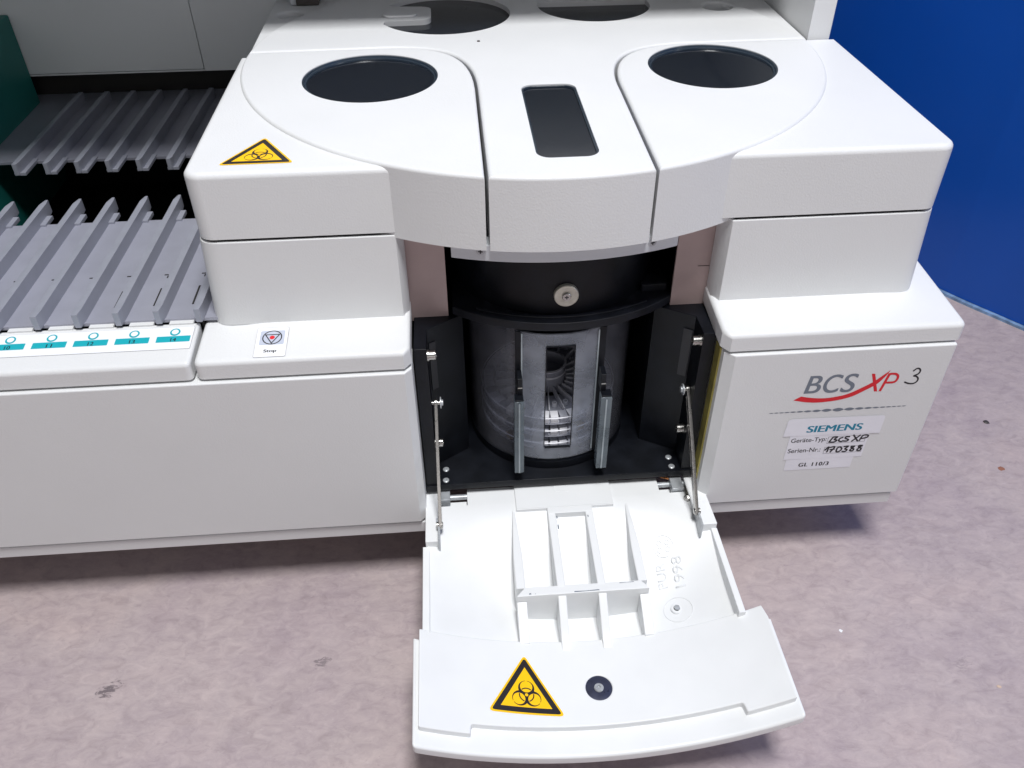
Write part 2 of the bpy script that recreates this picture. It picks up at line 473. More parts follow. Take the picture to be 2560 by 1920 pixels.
# ------------------------------------------------------------------ the analyser
root = empty('laboratory_analyzer', (0, 0, FZ), 'white laboratory analyser with its front door folded open, beside the blue wall', 'analyzer')
DC = (-0.011, 0.208); DR = 0.236
ZT2 = 0.0022
def adir(x, y): return math.atan2(y - DC[1], x - DC[0])
def arc_y(x, r=DR): return DC[1] - math.sqrt(r*r - (x - DC[0])**2)
BEV = 0.0025

# biohazard sticker drawn in a (u, v) frame, apex up, base width 1
def hazard(mb, fn, cuts=None):
    tri = [(-0.5, 0.0), (0.5, 0.0), (0.0, 0.86)]
    def scaled(s, r):
        c = Vector((0, 0.29)); return round_poly([tuple(c + (Vector(p) - c) * s) for p in tri], r, 6)
    flat(mb, [scaled(1.04, 0.045)], 0.00022, YELLOW, fn, cuts)
    flat(mb, [scaled(0.955, 0.03), scaled(0.70, 0.0)], 0.00030, STICKBLK, fn, cuts)
    c0 = Vector((0.008, 0.270)); S = 0.112
    w1, w2, w3 = 0.00030, 0.00036, 0.00042
    for a in (90, 210, 330):
        d = Vector((math.cos(math.radians(a)), math.sin(math.radians(a))))
        vs, fs = [], []
        n = 40
        for i in range(n + 1):
            t = math.radians(a + 6 + (348) * i / n)
            e = Vector((math.cos(t), math.sin(t)))
            vs.append(tuple(c0 + S * (0.90 * d + 1.0 * e)) + (w1,)); vs.append(tuple(c0 + S * (1.08 * d + 0.757 * e)) + (w1,))
        for i in range(n): fs.append((2*i, 2*i+1, 2*i+3, 2*i+2))
        mb.add([(x, y, z + a * 5e-9) for x, y, z in vs], fs, STICKBLK, fn)
    for a in (90, 210, 330):
        d = Vector((math.cos(math.radians(a)), math.sin(math.radians(a))))
        cc = c0 + S * 1.08 * d
        flat(mb, [circ(cc.x, cc.y, S * 0.757, 32)], w2, YELLOW, fn)
        p = [tuple(c0 + S * r * Vector((math.cos(math.radians(a + q)), math.sin(math.radians(a + q))))) for q in range(-40, 41, 5) for r in (0.80, 0.95)]
        mb.add([(x, y, w3) for x, y in p], [(2*i, 2*i+1, 2*i+3, 2*i+2) for i in range(len(p)//2 - 1)], STICKBLK, fn)
    flat(mb, [circ(c0.x, c0.y, S * 0.20, 20)], w3, YELLOW, fn)

# --- hinged lids (left and right) ---------------------------------------------------
def window(parent, cx, cy, r, name='window'):
    mbw = MB()
    lathe(mbw, [(r, ZT2 - 0.0006), (r - 0.0012, ZT2 - 0.0007), (r - 0.0018, ZT2 - 0.0018), (r - 0.0030, ZT2 - 0.0021), (r - 0.0033, ZT2 - 0.0031)], (cx, cy, 0), (0, 0, 1), GLASSRIM, 96, cap=False)
    lathe(mbw, [(0.0001, 0), (r - 0.0030, 0)], (cx, cy, ZT2 - 0.0030), (0, 0, 1), GLASS, 96, cap=False)
    return mbw.build(name, parent, wn=False)

# left
aL0 = adir(-0.1068, 0.0); 
A = [(-0.2530, 0.2225)] + arc(-0.2530 + 0.011, 0.011, 0.011, PI, 1.5 * PI, 8)
th0 = math.atan2(-0.208, -0.0958); th1 = math.atan2(0.0145, -0.2286) - 2 * PI
A += arc(DC[0], DC[1], 0.229, th0, th1, 40)
xs = -0.0622
yb = arc_y(xs)
B = arc(DC[0], DC[1], DR, adir(xs, yb), math.atan2(0.0160, -0.2355) - 2 * PI, 56)
B += [(-0.135, 0.2265)] + bez((-0.135, 0.2265), (-0.085, 0.2265), (-0.0622, 0.205), (-0.0616, 0.13), 16)[1:]
mb = MB()
prism(mb, [A], -0.0465, 0.0, 0.004, WHITE, crisp=True)
prism_cut(mb, [B], [circ(-0.1418, 0.158, 0.0525, 96)], -0.0505, ZT2, BEV, WHITE)
lidL = mb.build('hinged_lid', root, 'hinged lid carrying the yellow biohazard sticker')
window(lidL, -0.1418, 0.158, 0.0524)
mb = MB()
hazard(mb, lambda u, v, w_: (-0.2075 + 0.0465 * u, 0.0132 + 0.0462 * v, w_ + 0.0))
mb.build('hazard_sticker', lidL, wn=False)
# right
xr = 0.0480
A = arc(0.2540 - 0.011, 0.011, 0.011, -PI/2, 0, 8) + [(0.2540, 0.2225)]
thr1 = math.atan2(0.0145, 0.2286); thr0 = math.atan2(-0.208, 0.0958)
A += arc(DC[0], DC[1], 0.229, thr1, thr0, 40)
B = arc(DC[0], DC[1], DR, math.atan2(0.008, 0.2358), adir(xr, arc_y(xr)), 56)
B += bez((0.0495, 0.115), (0.0480, 0.185), (0.068, 0.2135), (0.125, 0.2145), 18)
B += [(0.2200, 0.2160)]
mb = MB()
prism(mb, [A], -0.0465, 0.0, 0.004, WHITE, crisp=True)
prism_cut(mb, [B], [circ(0.1290, 0.160, 0.0510, 96)], -0.0505, ZT2, BEV, WHITE)
lidR = mb.build('hinged_lid', root)
window(lidR, 0.1290, 0.160, 0.0509)

# --- centre cover with slot and back windows ----------------------------------------
xl, xrr = -0.0598, 0.0458
Cc = arc(DC[0], DC[1], DR, adir(xl, arc_y(xl)), adir(xrr, arc_y(xrr)), 30)
Cc += bez((0.0473, 0.115), (0.0458, 0.187), (0.067, 0.2157), (0.125, 0.2167), 18)
Cc += arc(DC[0], DC[1], DR, math.atan2(0.0105, 0.2357), math.atan2(0.0185, -0.2352), 90)
Cc += [(-0.135, 0.2287)] + bez((-0.135, 0.2287), (-0.083, 0.2287), (-0.0598, 0.206), (-0.0594, 0.13), 16)[1:]
ts = 0.0
slot = rect(-0.0272 + ts, 0.0005 + ts, 0.0142 - ts, 0.1300 - ts, 0.0095, 8)
# back window one: a disc with a tongue coming in from the left
bc = (-0.082, 0.319); br = 0.0612
a_lo = math.atan2(0.2925 - bc[1], -math.sqrt(br**2 - (0.2925 - bc[1])**2))
a_hi = math.atan2(0.3500 - bc[1], -math.sqrt(br**2 - (0.3500 - bc[1])**2))
bw1 = arc(bc[0], bc[1], br, a_lo, a_hi, 64)
bw1 += [(-0.128, 0.3465), (-0.1030, 0.3440)] + arc(-0.1030, 0.3350, 0.0085, PI/2, 0, 6) + arc(-0.1040, 0.3105, 0.0095, 0, -PI/2, 6) + [(-0.1360, 0.3000)]
cc2 = (0.0600, 0.335); r2 = 0.0535
y_ch = 0.346
aa = math.asin((y_ch - cc2[1]) / r2)
bw2 = arc(cc2[0], cc2[1], r2, PI - aa, 2 * PI + aa, 56)
mb = MB()
prism_cut(mb, [Cc, circ(0.1755, 0.3185, 0.0135, 36)], [slot, bw1, bw2], -0.0505, ZT2, BEV, WHITE)
# grip hollow on the tongue
prism(mb, [rect(-0.139, 0.3085, -0.107, 0.3260, 0.0085)], ZT2 + 0.0, ZT2 + 0.0022, 0.001, WHITE)
ctr = mb.build('centre_cover', root)
mb = MB()
prism(mb, [rect(-0.0271, 0.0006, 0.0141, 0.1299, 0.0094, 8), rect(-0.0256, 0.0021, 0.0126, 0.1284, 0.008, 8)], -0.006, ZT2 - 0.0008, 0.0004, GLASSRIM)
prism(mb, [rect(-0.0266, 0.0012, 0.0136, 0.1293, 0.009, 8)], -0.0075, 0.0002, 0.0003, GLASS)
mb.build('window', ctr, 'narrow rectangular window')
mb = MB()
lathe(mb, [(0.0001, 0), (0.0625, 0)], (bc[0], bc[1], -0.0022), (0, 0, 1), GLASS, 72, cap=False)
lathe(mb, [(0.0052, 0), (0.0048, 0.004), (0.003, 0.0052), (0.0001, 0.0055)], (-0.0605, 0.349, -0.0075), (0, 0, 1), GLASSRIM, 24, cap=False)
mb.build('window', ctr, 'notched round window', wn=False)
mb = MB()
lathe(mb, [(0.0001, 0), (0.057, 0)], (cc2[0], cc2[1], -0.0022), (0, 0, 1), GLASS, 72, cap=False)
mb.build('window', ctr, 'cut-off round window', wn=False)
mb = MB()
lathe(mb, [(0.0155, 0), (0.0150, -0.002), (0.010, -0.006), (0.0001, -0.0072)], (0.1755, 0.3185, -0.0035), (0, 0, 1), GREYW, 36, cap=False)
mb.build('finger_hole', ctr, wn=False)
mb = MB()
lathe(mb, [(0.0014, 0), (0.0011, 0.0007), (0.0001, 0.0009)], (-0.054, 0.236, ZT2), (0, 0, 1), LATCHB, 10, cap=False)
mb.build('paint_chip', ctr, wn=False)

# --- rear deck -----------------------------------------------------------------------
mb = MB()
D = [(-0.247, 0.2240)] + arc(DC[0], DC[1], 0.2290, math.atan2(0.016, -0.2284), math.atan2(0.016, 0.2284), 70) + [(0.2290, 0.2240), (0.2290, 0.60), (-0.247, 0.60)]
prism(mb, [D, circ(-0.2265, 0.338, 0.0122, 36)], -0.0475, 0.0, 0.0020, WHITE)
deck = mb.build('rear_deck', root)
mb = MB()
lathe(mb, [(0.0118, -0.014), (0.0118, 0.0), (0.010, 0.0012), (0.0001, 0.0014)], (-0.2268, 0.3395, -0.0062), (0, 0, 1), WHITE, 36, cap=False)
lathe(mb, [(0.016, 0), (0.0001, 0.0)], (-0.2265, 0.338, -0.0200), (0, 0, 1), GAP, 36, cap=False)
mb.build('finger_hole', deck, wn=False)
mb = MB()
box(mb, -0.2235, 0.3645, 0.0005, -0.2020, 0.3900, 0.034, LATCHB, 0.001)
box(mb, -0.2290, 0.3665, 0.0005, -0.2240, 0.3880, 0.034, GREYW, 0.001)  # paler block paints the lit side of the catch into the colour
for x in (-0.2155, -0.2085): disc(mb, (x, 0.3646, 0.0085), (0, -1, 0), 0.0014, 0.0006, INK, 14, 0.0001)
mb.build('lid_catch', deck)

# --- upper housing over the back: side wall, hood, rear wall -------------------------
mb = MB()
box(mb, 0.2305, 0.2250, -0.045, 0.2495, 0.80, 0.42, WHITE, 0.002)
mb.build('side_wall', root)
mb = MB()
box(mb, -0.249, 0.25, 0.105, 0.2300, 0.90, 0.42, WHITE, 0.004)
box(mb, -0.80, 0.185, 0.112, -0.2515, 0.90, 0.42, WHITE, 0.004)
mb.build('upper_housing', root)
mb = MB()
box(mb, -0.247, 0.602, -0.04, 0.2300, 0.62, 0.299, BACKW)
mb.build('rear_wall', root)
mb = MB()
box(mb, -0.56, 0.442, -0.083, -0.2480, 0.46, 0.299, BACKW)
prism(mb, [rect(-0.60, -0.0808, -0.3452, 0.29, 0.002)], 0.4380, 0.4415, 0.0006, BACKW, plane='xz')
prism(mb, [rect(-0.3444, -0.0830, -0.2485, 0.29, 0.0005)], 0.4380, 0.4415, 0.0004, BACKW, plane='xz')
prism(mb, [rect(-0.60, -0.0830, -0.3447, -0.0814, 0.0002)], 0.4382, 0.4415, 0.0002, BACKW, plane='xz')
mb.build('back_panel', root)
mb = MB()
box(mb, -0.80, 0.05, -0.20, -0.5280, 0.436, -0.019, GREEN, 0.002)
mb.build('green_side_panel', root)

# --- front covers: risers, shelves, lower panels -------------------------------------
def draft(s):
    def fn(x, y, z):
        k = max(0.0, (-0.048 - z) / 0.065)
        if s < 0 and x < -0.2: x -= 0.0040 * k
        if s > 0 and x > 0.2: x += 0.0040 * k
        return (x, y, z)
    return fn
def slope(x, y, z):
    return (x, y, z + 0.14 * min(0.0, y - 0.0034))
# left
mb = MB()
P = round_poly([(-0.2545, 0.60), (-0.2545, 0.0), (-0.1225, 0.0), (-0.1185, 0.0075), (-0.1185, 0.0190), (-0.1208, 0.0190), (-0.1208, 0.0085), (-0.1240, 0.0026), (-0.2519, 0.0026), (-0.2519, 0.60)], [0, 0.015, 0, 0, 0, 0, 0, 0, 0.0124, 0], 8)
prism(mb, [P], -0.1160, -0.0487, 0.0010, WHITE, draft(-1))
P = round_poly([(-0.2655, 0.048), (-0.2655, -0.0390), (-0.1228, -0.0390), (-0.1180, -0.0335), (-0.1180, 0.0190), (-0.20, 0.0190), (-0.20, 0.048)], [0, 0.005, 0, 0, 0, 0, 0], 4)
prism(mb, [P], -0.1268, -0.1130, 0.0030, WHITE, slope, crisp=True)
fcL = mb.build('front_cover', root, 'front cover with the stop sticker')
# right
mb = MB()
P = round_poly([(0.2550, 0.60), (0.2524, 0.60), (0.2524, 0.0026), (0.1105, 0.0026), (0.1068, 0.0085), (0.1068, 0.0190), (0.1045, 0.0190), (0.1045, 0.0075), (0.1090, 0.0), (0.2550, 0.0)], [0, 0, 0.0124, 0, 0, 0, 0, 0, 0, 0.015], 8)
prism(mb, [P], -0.1160, -0.0487, 0.0010, WHITE, draft(1))
P = round_poly([(0.2808, 0.075), (0.20, 0.075), (0.20, 0.0190), (0.1035, 0.0190), (0.1035, -0.0325), (0.1092, -0.0390), (0.2808, -0.0390)], [0, 0, 0, 0, 0, 0, 0.005], 4)
prism(mb, [P], -0.1268, -0.1130, 0.0030, WHITE, slope, crisp=True)
fcR = mb.build('front_cover', root)
# stop sticker
mb = MB()
def top(dx=0.0):
    return lambda x, y, w_: (x, y, -0.1130 + 0.14 * min(0.0, y - 0.0034) + w_ + 0.0001)
SF = top()
SC = (0.0, -0.0010)
flat(mb, [rect(-0.2254, -0.0361, -0.2033, -0.0072, 0.0012)], 0.00020, LINEINK, SF)
flat(mb, [rect(-0.22515, -0.03585, -0.20355, -0.00745, 0.0011)], 0.00026, LABEL, SF)
flat(mb, [rect(-0.2227, -0.0244, -0.2056, -0.0105, 0.0012)], 0.00032, STOPGREY, SF)
cx, cy = -0.2142, -0.0173
flat(mb, [circ(cx, cy, 0.0069, 40), circ(cx, cy, 0.0061, 40)], 0.00038, STICKBLK, SF)
def tri_(s): return [(cx + s * 0.0064 * math.cos(math.radians(a)), cy + s * 0.0064 * math.sin(math.radians(a))) for a in (150, 30, 270)]
flat(mb, [tri_(1.0), tri_(0.76)], 0.00038, STICKBLK, SF)
flat(mb, [circ(cx, cy, 0.0018, 24)], 0.00038, REDINK, SF)
text(mb, 'Stop', -0.2187, -0.0325, -0.2100, -0.0288, 0.00034, INK, SF, fat=0.00015)
mb.build('stop_sticker', fcL, wn=False)

# lower panels and base
mb = MB()
P = round_poly([(-0.90, -0.0415), (-0.1232, -0.0415), (-0.1180, -0.0360), (-0.1180, -0.012), (-0.90, -0.012)], 0, 3)
prism(mb, [P], -0.2900, -0.1348, 0.0012, WHITE, crisp=True)
mb.build('lower_panel', root)
mb = MB()
P = round_poly([(0.1135, -0.0415), (0.2780, -0.0415), (0.2780, -0.012), (0.1065, -0.012), (0.1065, -0.0355)], [0, 0.002, 0, 0, 0], 3)
prism(mb, [P], -0.2900, -0.1348, 0.0012, WHITE, crisp=True)
lpR = mb.build('lower_panel', root, 'lower panel with printed logo and stickers')
mb = MB()
box(mb, -0.90, -0.0395, -0.3055, -0.1195, 0.50, -0.2932, WHITE, 0.0012)
mb.build('base_board', root)
mb = MB()
box(mb, 0.1120, -0.0395, -0.3055, 0.2745, 0.50, -0.2932, WHITE, 0.0012)
mb.build('base_board', root)
# carcass fill added behind covers to block light; near-black stands in for shade
mb = MB()
box(mb, -0.90, -0.0115, -0.2912, -0.1190, 0.018, -0.1342, GAP)
box(mb, -0.2505, 0.0192, -0.2912, -0.1200, 0.50, -0.0515, GAP)
box(mb, 0.1100, -0.0115, -0.2912, 0.2740, 0.018, -0.1342, GAP)
box(mb, 0.1100, 0.0192, -0.2912, 0.2510, 0.50, -0.0515, GAP)
box(mb, 0.2515, 0.0782, -0.2912, 0.2740, 0.50, -0.12, WHITE)
box(mb, -0.1180, 0.18, -0.2912, 0.1090, 0.50, -0.0515, GAP)
box(mb, -0.2425, 0.0036, -0.2912, -0.1260, 0.0188, -0.0520, GAP)
box(mb, 0.1125, 0.0036, -0.2912, 0.2425, 0.0188, -0.0520, GAP)
box(mb, -0.90, -0.0360, -0.2960, -0.1205, -0.0200, -0.2903, GAP)  # dark strips, here and below, stand in for the shadow under the panels
box(mb, 0.1130, -0.0360, -0.2960, 0.2735, -0.0200, -0.2903, GAP)
mb.build('carcass', root, wn=False)
foot = None
for x in (-0.45, 0.20):
    for y in (0.10, 0.44):
        if foot is None:
            mb = MB(); lathe(mb, [(0.020, 0), (0.020, 0.012), (0.012, 0.016), (0.012, 0.0585)], (0, 0, FZ), (0, 0, 1), BLACKR, 24)
            foot = mb.build('foot', root); o = foot
        else:
            o = foot.copy(); COL.objects.link(o)
        o.location = (x, y, 0)

# --- printed logo on the lower panel -------------------------------------------------
LF = lambda x, z, w_: (x, -0.0415 - w_, z)
mb = MB()
g = 0.00012
text(mb, 'B', 0.1716, -0.1742, 0.1832, -0.1574, g, GREYINK, LF, shear=0.12, fat=0.00032)
text(mb, 'C', 0.1853, -0.1747, 0.1982, -0.1572, g, GREYINK, LF, shear=0.12, fat=0.00032)
text(mb, 'S', 0.1992, -0.1750, 0.2098, -0.1572, g, GREYINK, LF, shear=0.12, fat=0.00032)
sw = [(0.1649, -0.1804), (0.1702, -0.1769), (0.1781, -0.1788), (0.1879, -0.1799), (0.1974, -0.1791), (0.2064, -0.1767), (0.2148, -0.1719), (0.2229, -0.1664), (0.2284, -0.1608), (0.2335, -0.1556), (0.2306, -0.1621), (0.2261, -0.1687), (0.2186, -0.1742), (0.2103, -0.1794), (0.2014, -0.1822), (0.192, -0.1835), (0.1823, -0.1838), (0.1737, -0.1827)]
up = smooth_line(sw[1:10], 5); dn = smooth_line(sw[9:], 5)
flat(mb, [[sw[0]] + up + dn[1:]], g, REDINK, LF)
flat(mb, [[(0.2197, -0.1582), (0.2223, -0.1584), (0.2286, -0.1759), (0.2261, -0.1758)]], g + 0.00002, REDINK, LF)
flat(mb, [[(0.2295, -0.1758), (0.2316, -0.1759), (0.2347, -0.1588), (0.2325, -0.1587)]], g + 0.00003, REDINK, LF)
stroke(mb, [(0.2333, -0.1594), (0.2379, -0.1595), (0.2406, -0.1618), (0.2407, -0.1656), (0.2386, -0.1676), (0.2330, -0.1676)], 0.0019, g + 0.00004, REDINK, LF)
stroke(mb, [(0.2513, -0.1576), (0.2530, -0.1557), (0.2551, -0.1557), (0.2566, -0.158), (0.2558, -0.1608), (0.2530, -0.1624), (0.2553, -0.1632), (0.2572, -0.1656), (0.2568, -0.1684), (0.2545, -0.1700), (0.2508, -0.1696), (0.2476, -0.1681)], 0.0013, g, INK, LF)
# chain of lens-shaped beads
ws = [3.4, 3.6, 3.8, 4.2, 4.6, 5.2, 6.0, 6.8, 7.8, 8.6, 7.8, 6.8, 6.0, 5.2, 4.6, 4.2, 3.8, 3.6, 3.4]
tot = sum(ws); x = 0.1486; span = 0.2561 - 0.1486
for i, wv in enumerate(ws):
    wd = wv / tot * span; hh = 0.00165 * (wv / 8.6) ** 2.0 + 0.0001
    a = [(x + wd * t, -0.19235 + hh * math.sin(PI * t) ** 0.8) for t in [k / 10 for k in range(11)]]
    b = [(x + wd * t, -0.19235 - hh * math.sin(PI * t) ** 0.8) for t in [k / 10 for k in range(9, 0, -1)]]
    flat(mb, [a + b], g, GREYINK, LF); x += wd
mb.build('printed_logo', lpR, wn=False)
# stickers
mb = MB()
flat(mb, [round_poly([(0.1645, -0.2176), (0.2425, -0.2193), (0.2425, -0.2006), (0.1655, -0.1993)], [0.0003, 0.0003, 0.003, 0.004], 6)], 0.00040, LABEL2, LF)
text(mb, 'SIEMENS', 0.1826, -0.2146, 0.2262, -0.2078, 0.00048, SIEM, LF, fat=0.00042, shear=0.05)
mb.build('maker_sticker', lpR, wn=False)
mb = MB()
flat(mb, [round_poly([(0.1700, -0.2437), (0.2345, -0.2447), (0.2345, -0.2180), (0.1704, -0.2172)], 0.0004, 2)], 0.00025, LABEL2, LF)
text(mb, 'Geräte-Typ:', 0.1722, -0.2264, 0.2008, -0.2205, 0.00033, INK, LF, fat=0.00006)
text(mb, 'Serien-Nr.:', 0.1719, -0.2363, 0.1984, -0.2316, 0.00033, INK, LF, fat=0.00006)
for (x0, z0, x1, z1) in ((0.2018, -0.2280, 0.2325, -0.2207), (0.2014, -0.2392, 0.2327, -0.2319)):
    t_ = 0.00022
    flat(mb, [rect(x0, z0, x1, z1), rect(x0 + t_, z0 + t_, x1 - t_, z1 - t_)], 0.00033, INK, LF)
hw = 0.0014
H = [[(0.2034, -0.2266), (0.2058, -0.2210)], [(0.2056, -0.2211), (0.2091, -0.2213), (0.2072, -0.2237), (0.2094, -0.2249), (0.2076, -0.2266), (0.2040, -0.2266)],
     [(0.2137, -0.2221), (0.2116, -0.2231), (0.2111, -0.2253), (0.2131, -0.2266), (0.2146, -0.2258)],
     [(0.219, -0.2217), (0.2163, -0.2217), (0.216, -0.2232), (0.2188, -0.225), (0.2178, -0.2263), (0.215, -0.2261)],
     [(0.222, -0.2203), (0.2268, -0.227)], [(0.2275, -0.2208), (0.222, -0.2269)],
     [(0.2281, -0.2268), (0.2297, -0.2214), (0.2337, -0.2212), (0.2336, -0.2235), (0.2295, -0.2245)],
     [(0.2023, -0.2352), (0.2047, -0.2318), (0.2043, -0.2374)], [(0.206, -0.2324), (0.2096, -0.2322), (0.2071, -0.2377)], [(0.2064, -0.235), (0.2098, -0.2346)],
     [(0.2141, -0.2324), (0.2121, -0.2336), (0.212, -0.2373), (0.2142, -0.2377), (0.2159, -0.2348), (0.2141, -0.2324)],
     [(0.2172, -0.2324), (0.2207, -0.2323), (0.2186, -0.2349), (0.2205, -0.2361), (0.2194, -0.2379), (0.2169, -0.2377)],
     [(0.2259, -0.2327), (0.2233, -0.2327), (0.2240, -0.2346), (0.226, -0.2359), (0.2252, -0.2377), (0.2231, -0.2371), (0.2240, -0.2351), (0.2259, -0.2327)],
     [(0.2322, -0.2323), (0.2295, -0.2323), (0.2299, -0.2341), (0.232, -0.2358), (0.2312, -0.2378), (0.2290, -0.2373), (0.2297, -0.2352), (0.2322, -0.2323)]]
for i, s_ in enumerate(H): stroke(mb, s_, hw, 0.00036 + i * 1e-6, INK, LF)
mb.build('serial_sticker', lpR, wn=False)
mb = MB()
flat(mb, [rect(0.1727, -0.2562, 0.2280, -0.2441, 0.0003)], 0.00018, LABEL2, LF)
text(mb, 'GL 110/3', 0.1842, -0.2526, 0.2088, -0.2484, 0.00026, INK, LF, fat=0.00022, space=1.15)
mb.build('inventory_sticker', lpR, wn=False)

# --- sample rack bay ---------------------------------------------------------------
PITCH = 0.0279
def rail_x(k): return -0.292 - PITCH * k
mb = MB()
comb = [(-0.90, -0.0390), (-0.2680, -0.0390), (-0.2680, 0.0035), (-0.90, 0.0035)]
prism(mb, [round_poly(comb, [0, 0.004, 0, 0], 4)], -0.1268, -0.1130, 0.0030, WHITE, slope, crisp=True)
for k in range(0, 19):
    x1 = rail_x(k - 1) - 0.0075; x0 = rail_x(k) + 0.0035
    if x1 > -0.268: x1 = -0.272
    prism(mb, [round_poly([(x0, 0.0005), (x1, 0.0005), (x1, 0.0072), (x0, 0.0072)], [0, 0, 0.0004, 0.003], 4)], -0.1140, -0.1118, 0.0005, WHITE)
strip = mb.build('rack_front_strip', root)
mb = MB()
flat(mb, [rect(-0.90, -0.0238, -0.2700, -0.0018, 0.001)], 0.00016, LINEINK, SF)
flat(mb, [rect(-0.8998, -0.02365, -0.27015, -0.00195, 0.001)], 0.00022, LABEL, SF)
for k in range(0, 14):
    cxr = -0.2829 - 0.0282 * k
    bx0, bx1 = cxr - 0.0118, cxr + 0.0115
    flat(mb, [round_poly([(bx0, -0.0168), (bx1, -0.0168), (bx1, -0.0109), (bx0, -0.0109)], 0.0005, 3)], 0.00028, TEAL, SF)
    flat(mb, [circ(cxr, -0.0070, 0.0036, 28)], 0.00031, TEAL, SF)
    flat(mb, [circ(cxr, -0.0068, 0.0024, 28)], 0.00036, LABEL, SF)
    n_ = str(14 - k)
    hwid = 0.0019 if len(n_) == 2 else 0.0009
    text(mb, n_, cxr - hwid, -0.0162, cxr + hwid, -0.0128, 0.00036, INK, SF, fat=0.00008)
mb.build('lane_label', strip, wn=False)
# plates
slits = []
for k, (hl, w_) in enumerate(((0.025, 0.0014), (0.0235, 0.0010), (0.0215, 0.0006))):
    x = -0.2768 - PITCH * k + 0.0001 * k
    slits.append([(x, 0.0222), (x + w_, 0.0222), (x + w_, 0.0222 + hl), (x, 0.0222 + hl)])
marks = []
for k in range(0, 10):
    x = -0.2772 - 0.0281 * k
    wm = 0.0030
    marks.append([(x - 0.001, 0.0640), (x + wm - 0.001, 0.0640), (x + wm - 0.001, 0.0653), (x - 0.001, 0.0653)])
for x in (-0.2757, -0.3037): marks.append([(x, 0.0600), (x + 0.0009, 0.0600), (x + 0.0009, 0.0632), (x, 0.0632)])
mb = MB()
prism(mb, [[(-0.90, 0.0040), (-0.2545, 0.0040), (-0.2545, 0.1540), (-0.90, 0.1540)]], -0.1130, -0.1105, 0.0, RACK)
for lp in slits + marks: box(mb, lp[0][0], lp[0][1], -0.1107, lp[2][0], lp[2][1], -0.1103, GAP)
mb.build('rack_plate', root, wn=False)
mb = MB()
prism(mb, [[(-0.90, 0.2825), (-0.2545, 0.2825), (-0.2545, 0.4600), (-0.90, 0.4600)]], -0.1130, -0.1105, 0.0, RACK)
mb.build('rack_plate', root, wn=False)
mb = MB()
box(mb, -0.90, 0.0040, -0.2912, -0.2620, 0.50, -0.22, GAP)
box(mb, -0.90, 0.4605, -0.22, -0.2540, 0.4800, -0.085, GAP)
box(mb, -0.2619, 0.0485, -0.22, -0.2530, 0.4600, -0.1160, GAP)
box(mb, -0.2664, 0.0036, -0.22, -0.2656, 0.048, -0.1140, GAP)
mb.build('rack_trough', root, wn=False)
# rails: one of each kind, then copies
def rail_mesh(rear):
    mb = MB()
    if not rear:
        o = [(-0.0046, -0.0005), (-0.0006, -0.0005), (0.0003, 0.0075), (0.0003, 0.1720), (-0.0006, 0.1785), (-0.0028, 0.1785), (-0.0050, 0.1700), (-0.0050, 0.0060)]
        prism(mb, [o], -0.1112, -0.1000, 0.0004, RAIL, res=1)
        prism(mb, [[(-0.0100, 0.1500), (0.0046, 0.1500), (0.0046, 0.1665), (0.0002, 0.1665), (-0.0012, 0.1780), (-0.0030, 0.1780), (-0.0100, 0.1640)]], -0.1122, -0.1086, 0.0004, RAIL, res=1)
    else:
        o = [(-0.0048, 0.2535), (-0.0012, 0.2535), (0.0002, 0.2580), (0.0002, 0.4345), (-0.0050, 0.4345), (-0.0050, 0.2600)]
        prism(mb, [o], -0.1112, -0.1000, 0.0004, RAIL, res=1)
        prism(mb, [[(-0.0060, 0.2550), (0.0042, 0.2550), (0.0042, 0.2860), (-0.0060, 0.2860)]], -0.1122, -0.1090, 0.0004, RAIL, res=1)
    return mb
def shear(mb_): mb_.v = [(x + 0.02 * y, y, z) for x, y, z in mb_.v]; return mb_
for rear in (False, True):
    first = None
    for k in range(-1, 8 if rear else 9):
        if first is None:
            first = shear(rail_mesh(rear)).build('rack_rail', root); o = first
        else:
            o = first.copy(); COL.objects.link(o)
        o.location = (rail_x(k), 0, 0)

# --- door bay -------------------------------------------------------------------------
mb = MB()
prism(mb, [[(-0.1200, -0.1330), (-0.0908, -0.1330), (-0.0908, -0.0480), (-0.1200, -0.0480)]], 0.0195, 0.0215, 0.0, PINK, plane='xz')
mb.build('inner_plate', root, wn=False)
mb = MB()
prism(mb, [[(0.0784, -0.1330), (0.1085, -0.1330), (0.1085, -0.0480), (0.0784, -0.0480)]], 0.0195, 0.0215, 0.0, PINK, plane='xz')
# scratch
box(mb, 0.0955, 0.0192, -0.0963, 0.1045, 0.0194, -0.0960, GAP)
mb.build('inner_plate', root, wn=False)
mb = MB()
box(mb, -0.1185, 0.168, -0.276, 0.1080, 0.178, -0.0515, BLACK)
box(mb, -0.1195, 0.030, -0.276, -0.1150, 0.168, -0.0515, BLACK)
box(mb, 0.1050, 0.030, -0.276, 0.1095, 0.168, -0.0515, BLACK)
box(mb, -0.1186, -0.0215, -0.2765, 0.1062, 0.1675, -0.2700, BLACK, 0.0006)
bay = mb.build('bay_liner', root, wn=False)
for (x, y) in ((-0.1009, -0.0045), (-0.1011, -0.0170), (0.0877, -0.0056), (0.0879, -0.0165)):
    mb = MB()
    lathe(mb, [(0.0026, 0), (0.0026, 0.0010), (0.0020, 0.0014), (0.0010, 0.0014), (0.0009, 0.0006), (0.0001, 0.0006)], (x, y, -0.2700), (0, 0, 1), ZINC, 20, cap=False)
    lathe(mb, [(0.0036, 0.0001), (0.0036, 0.0003), (0.0026, 0.0003)], (x, y, -0.2700), (0, 0, 1), INK, 20, cap=False)
    mb.build('screw', bay, wn=False)
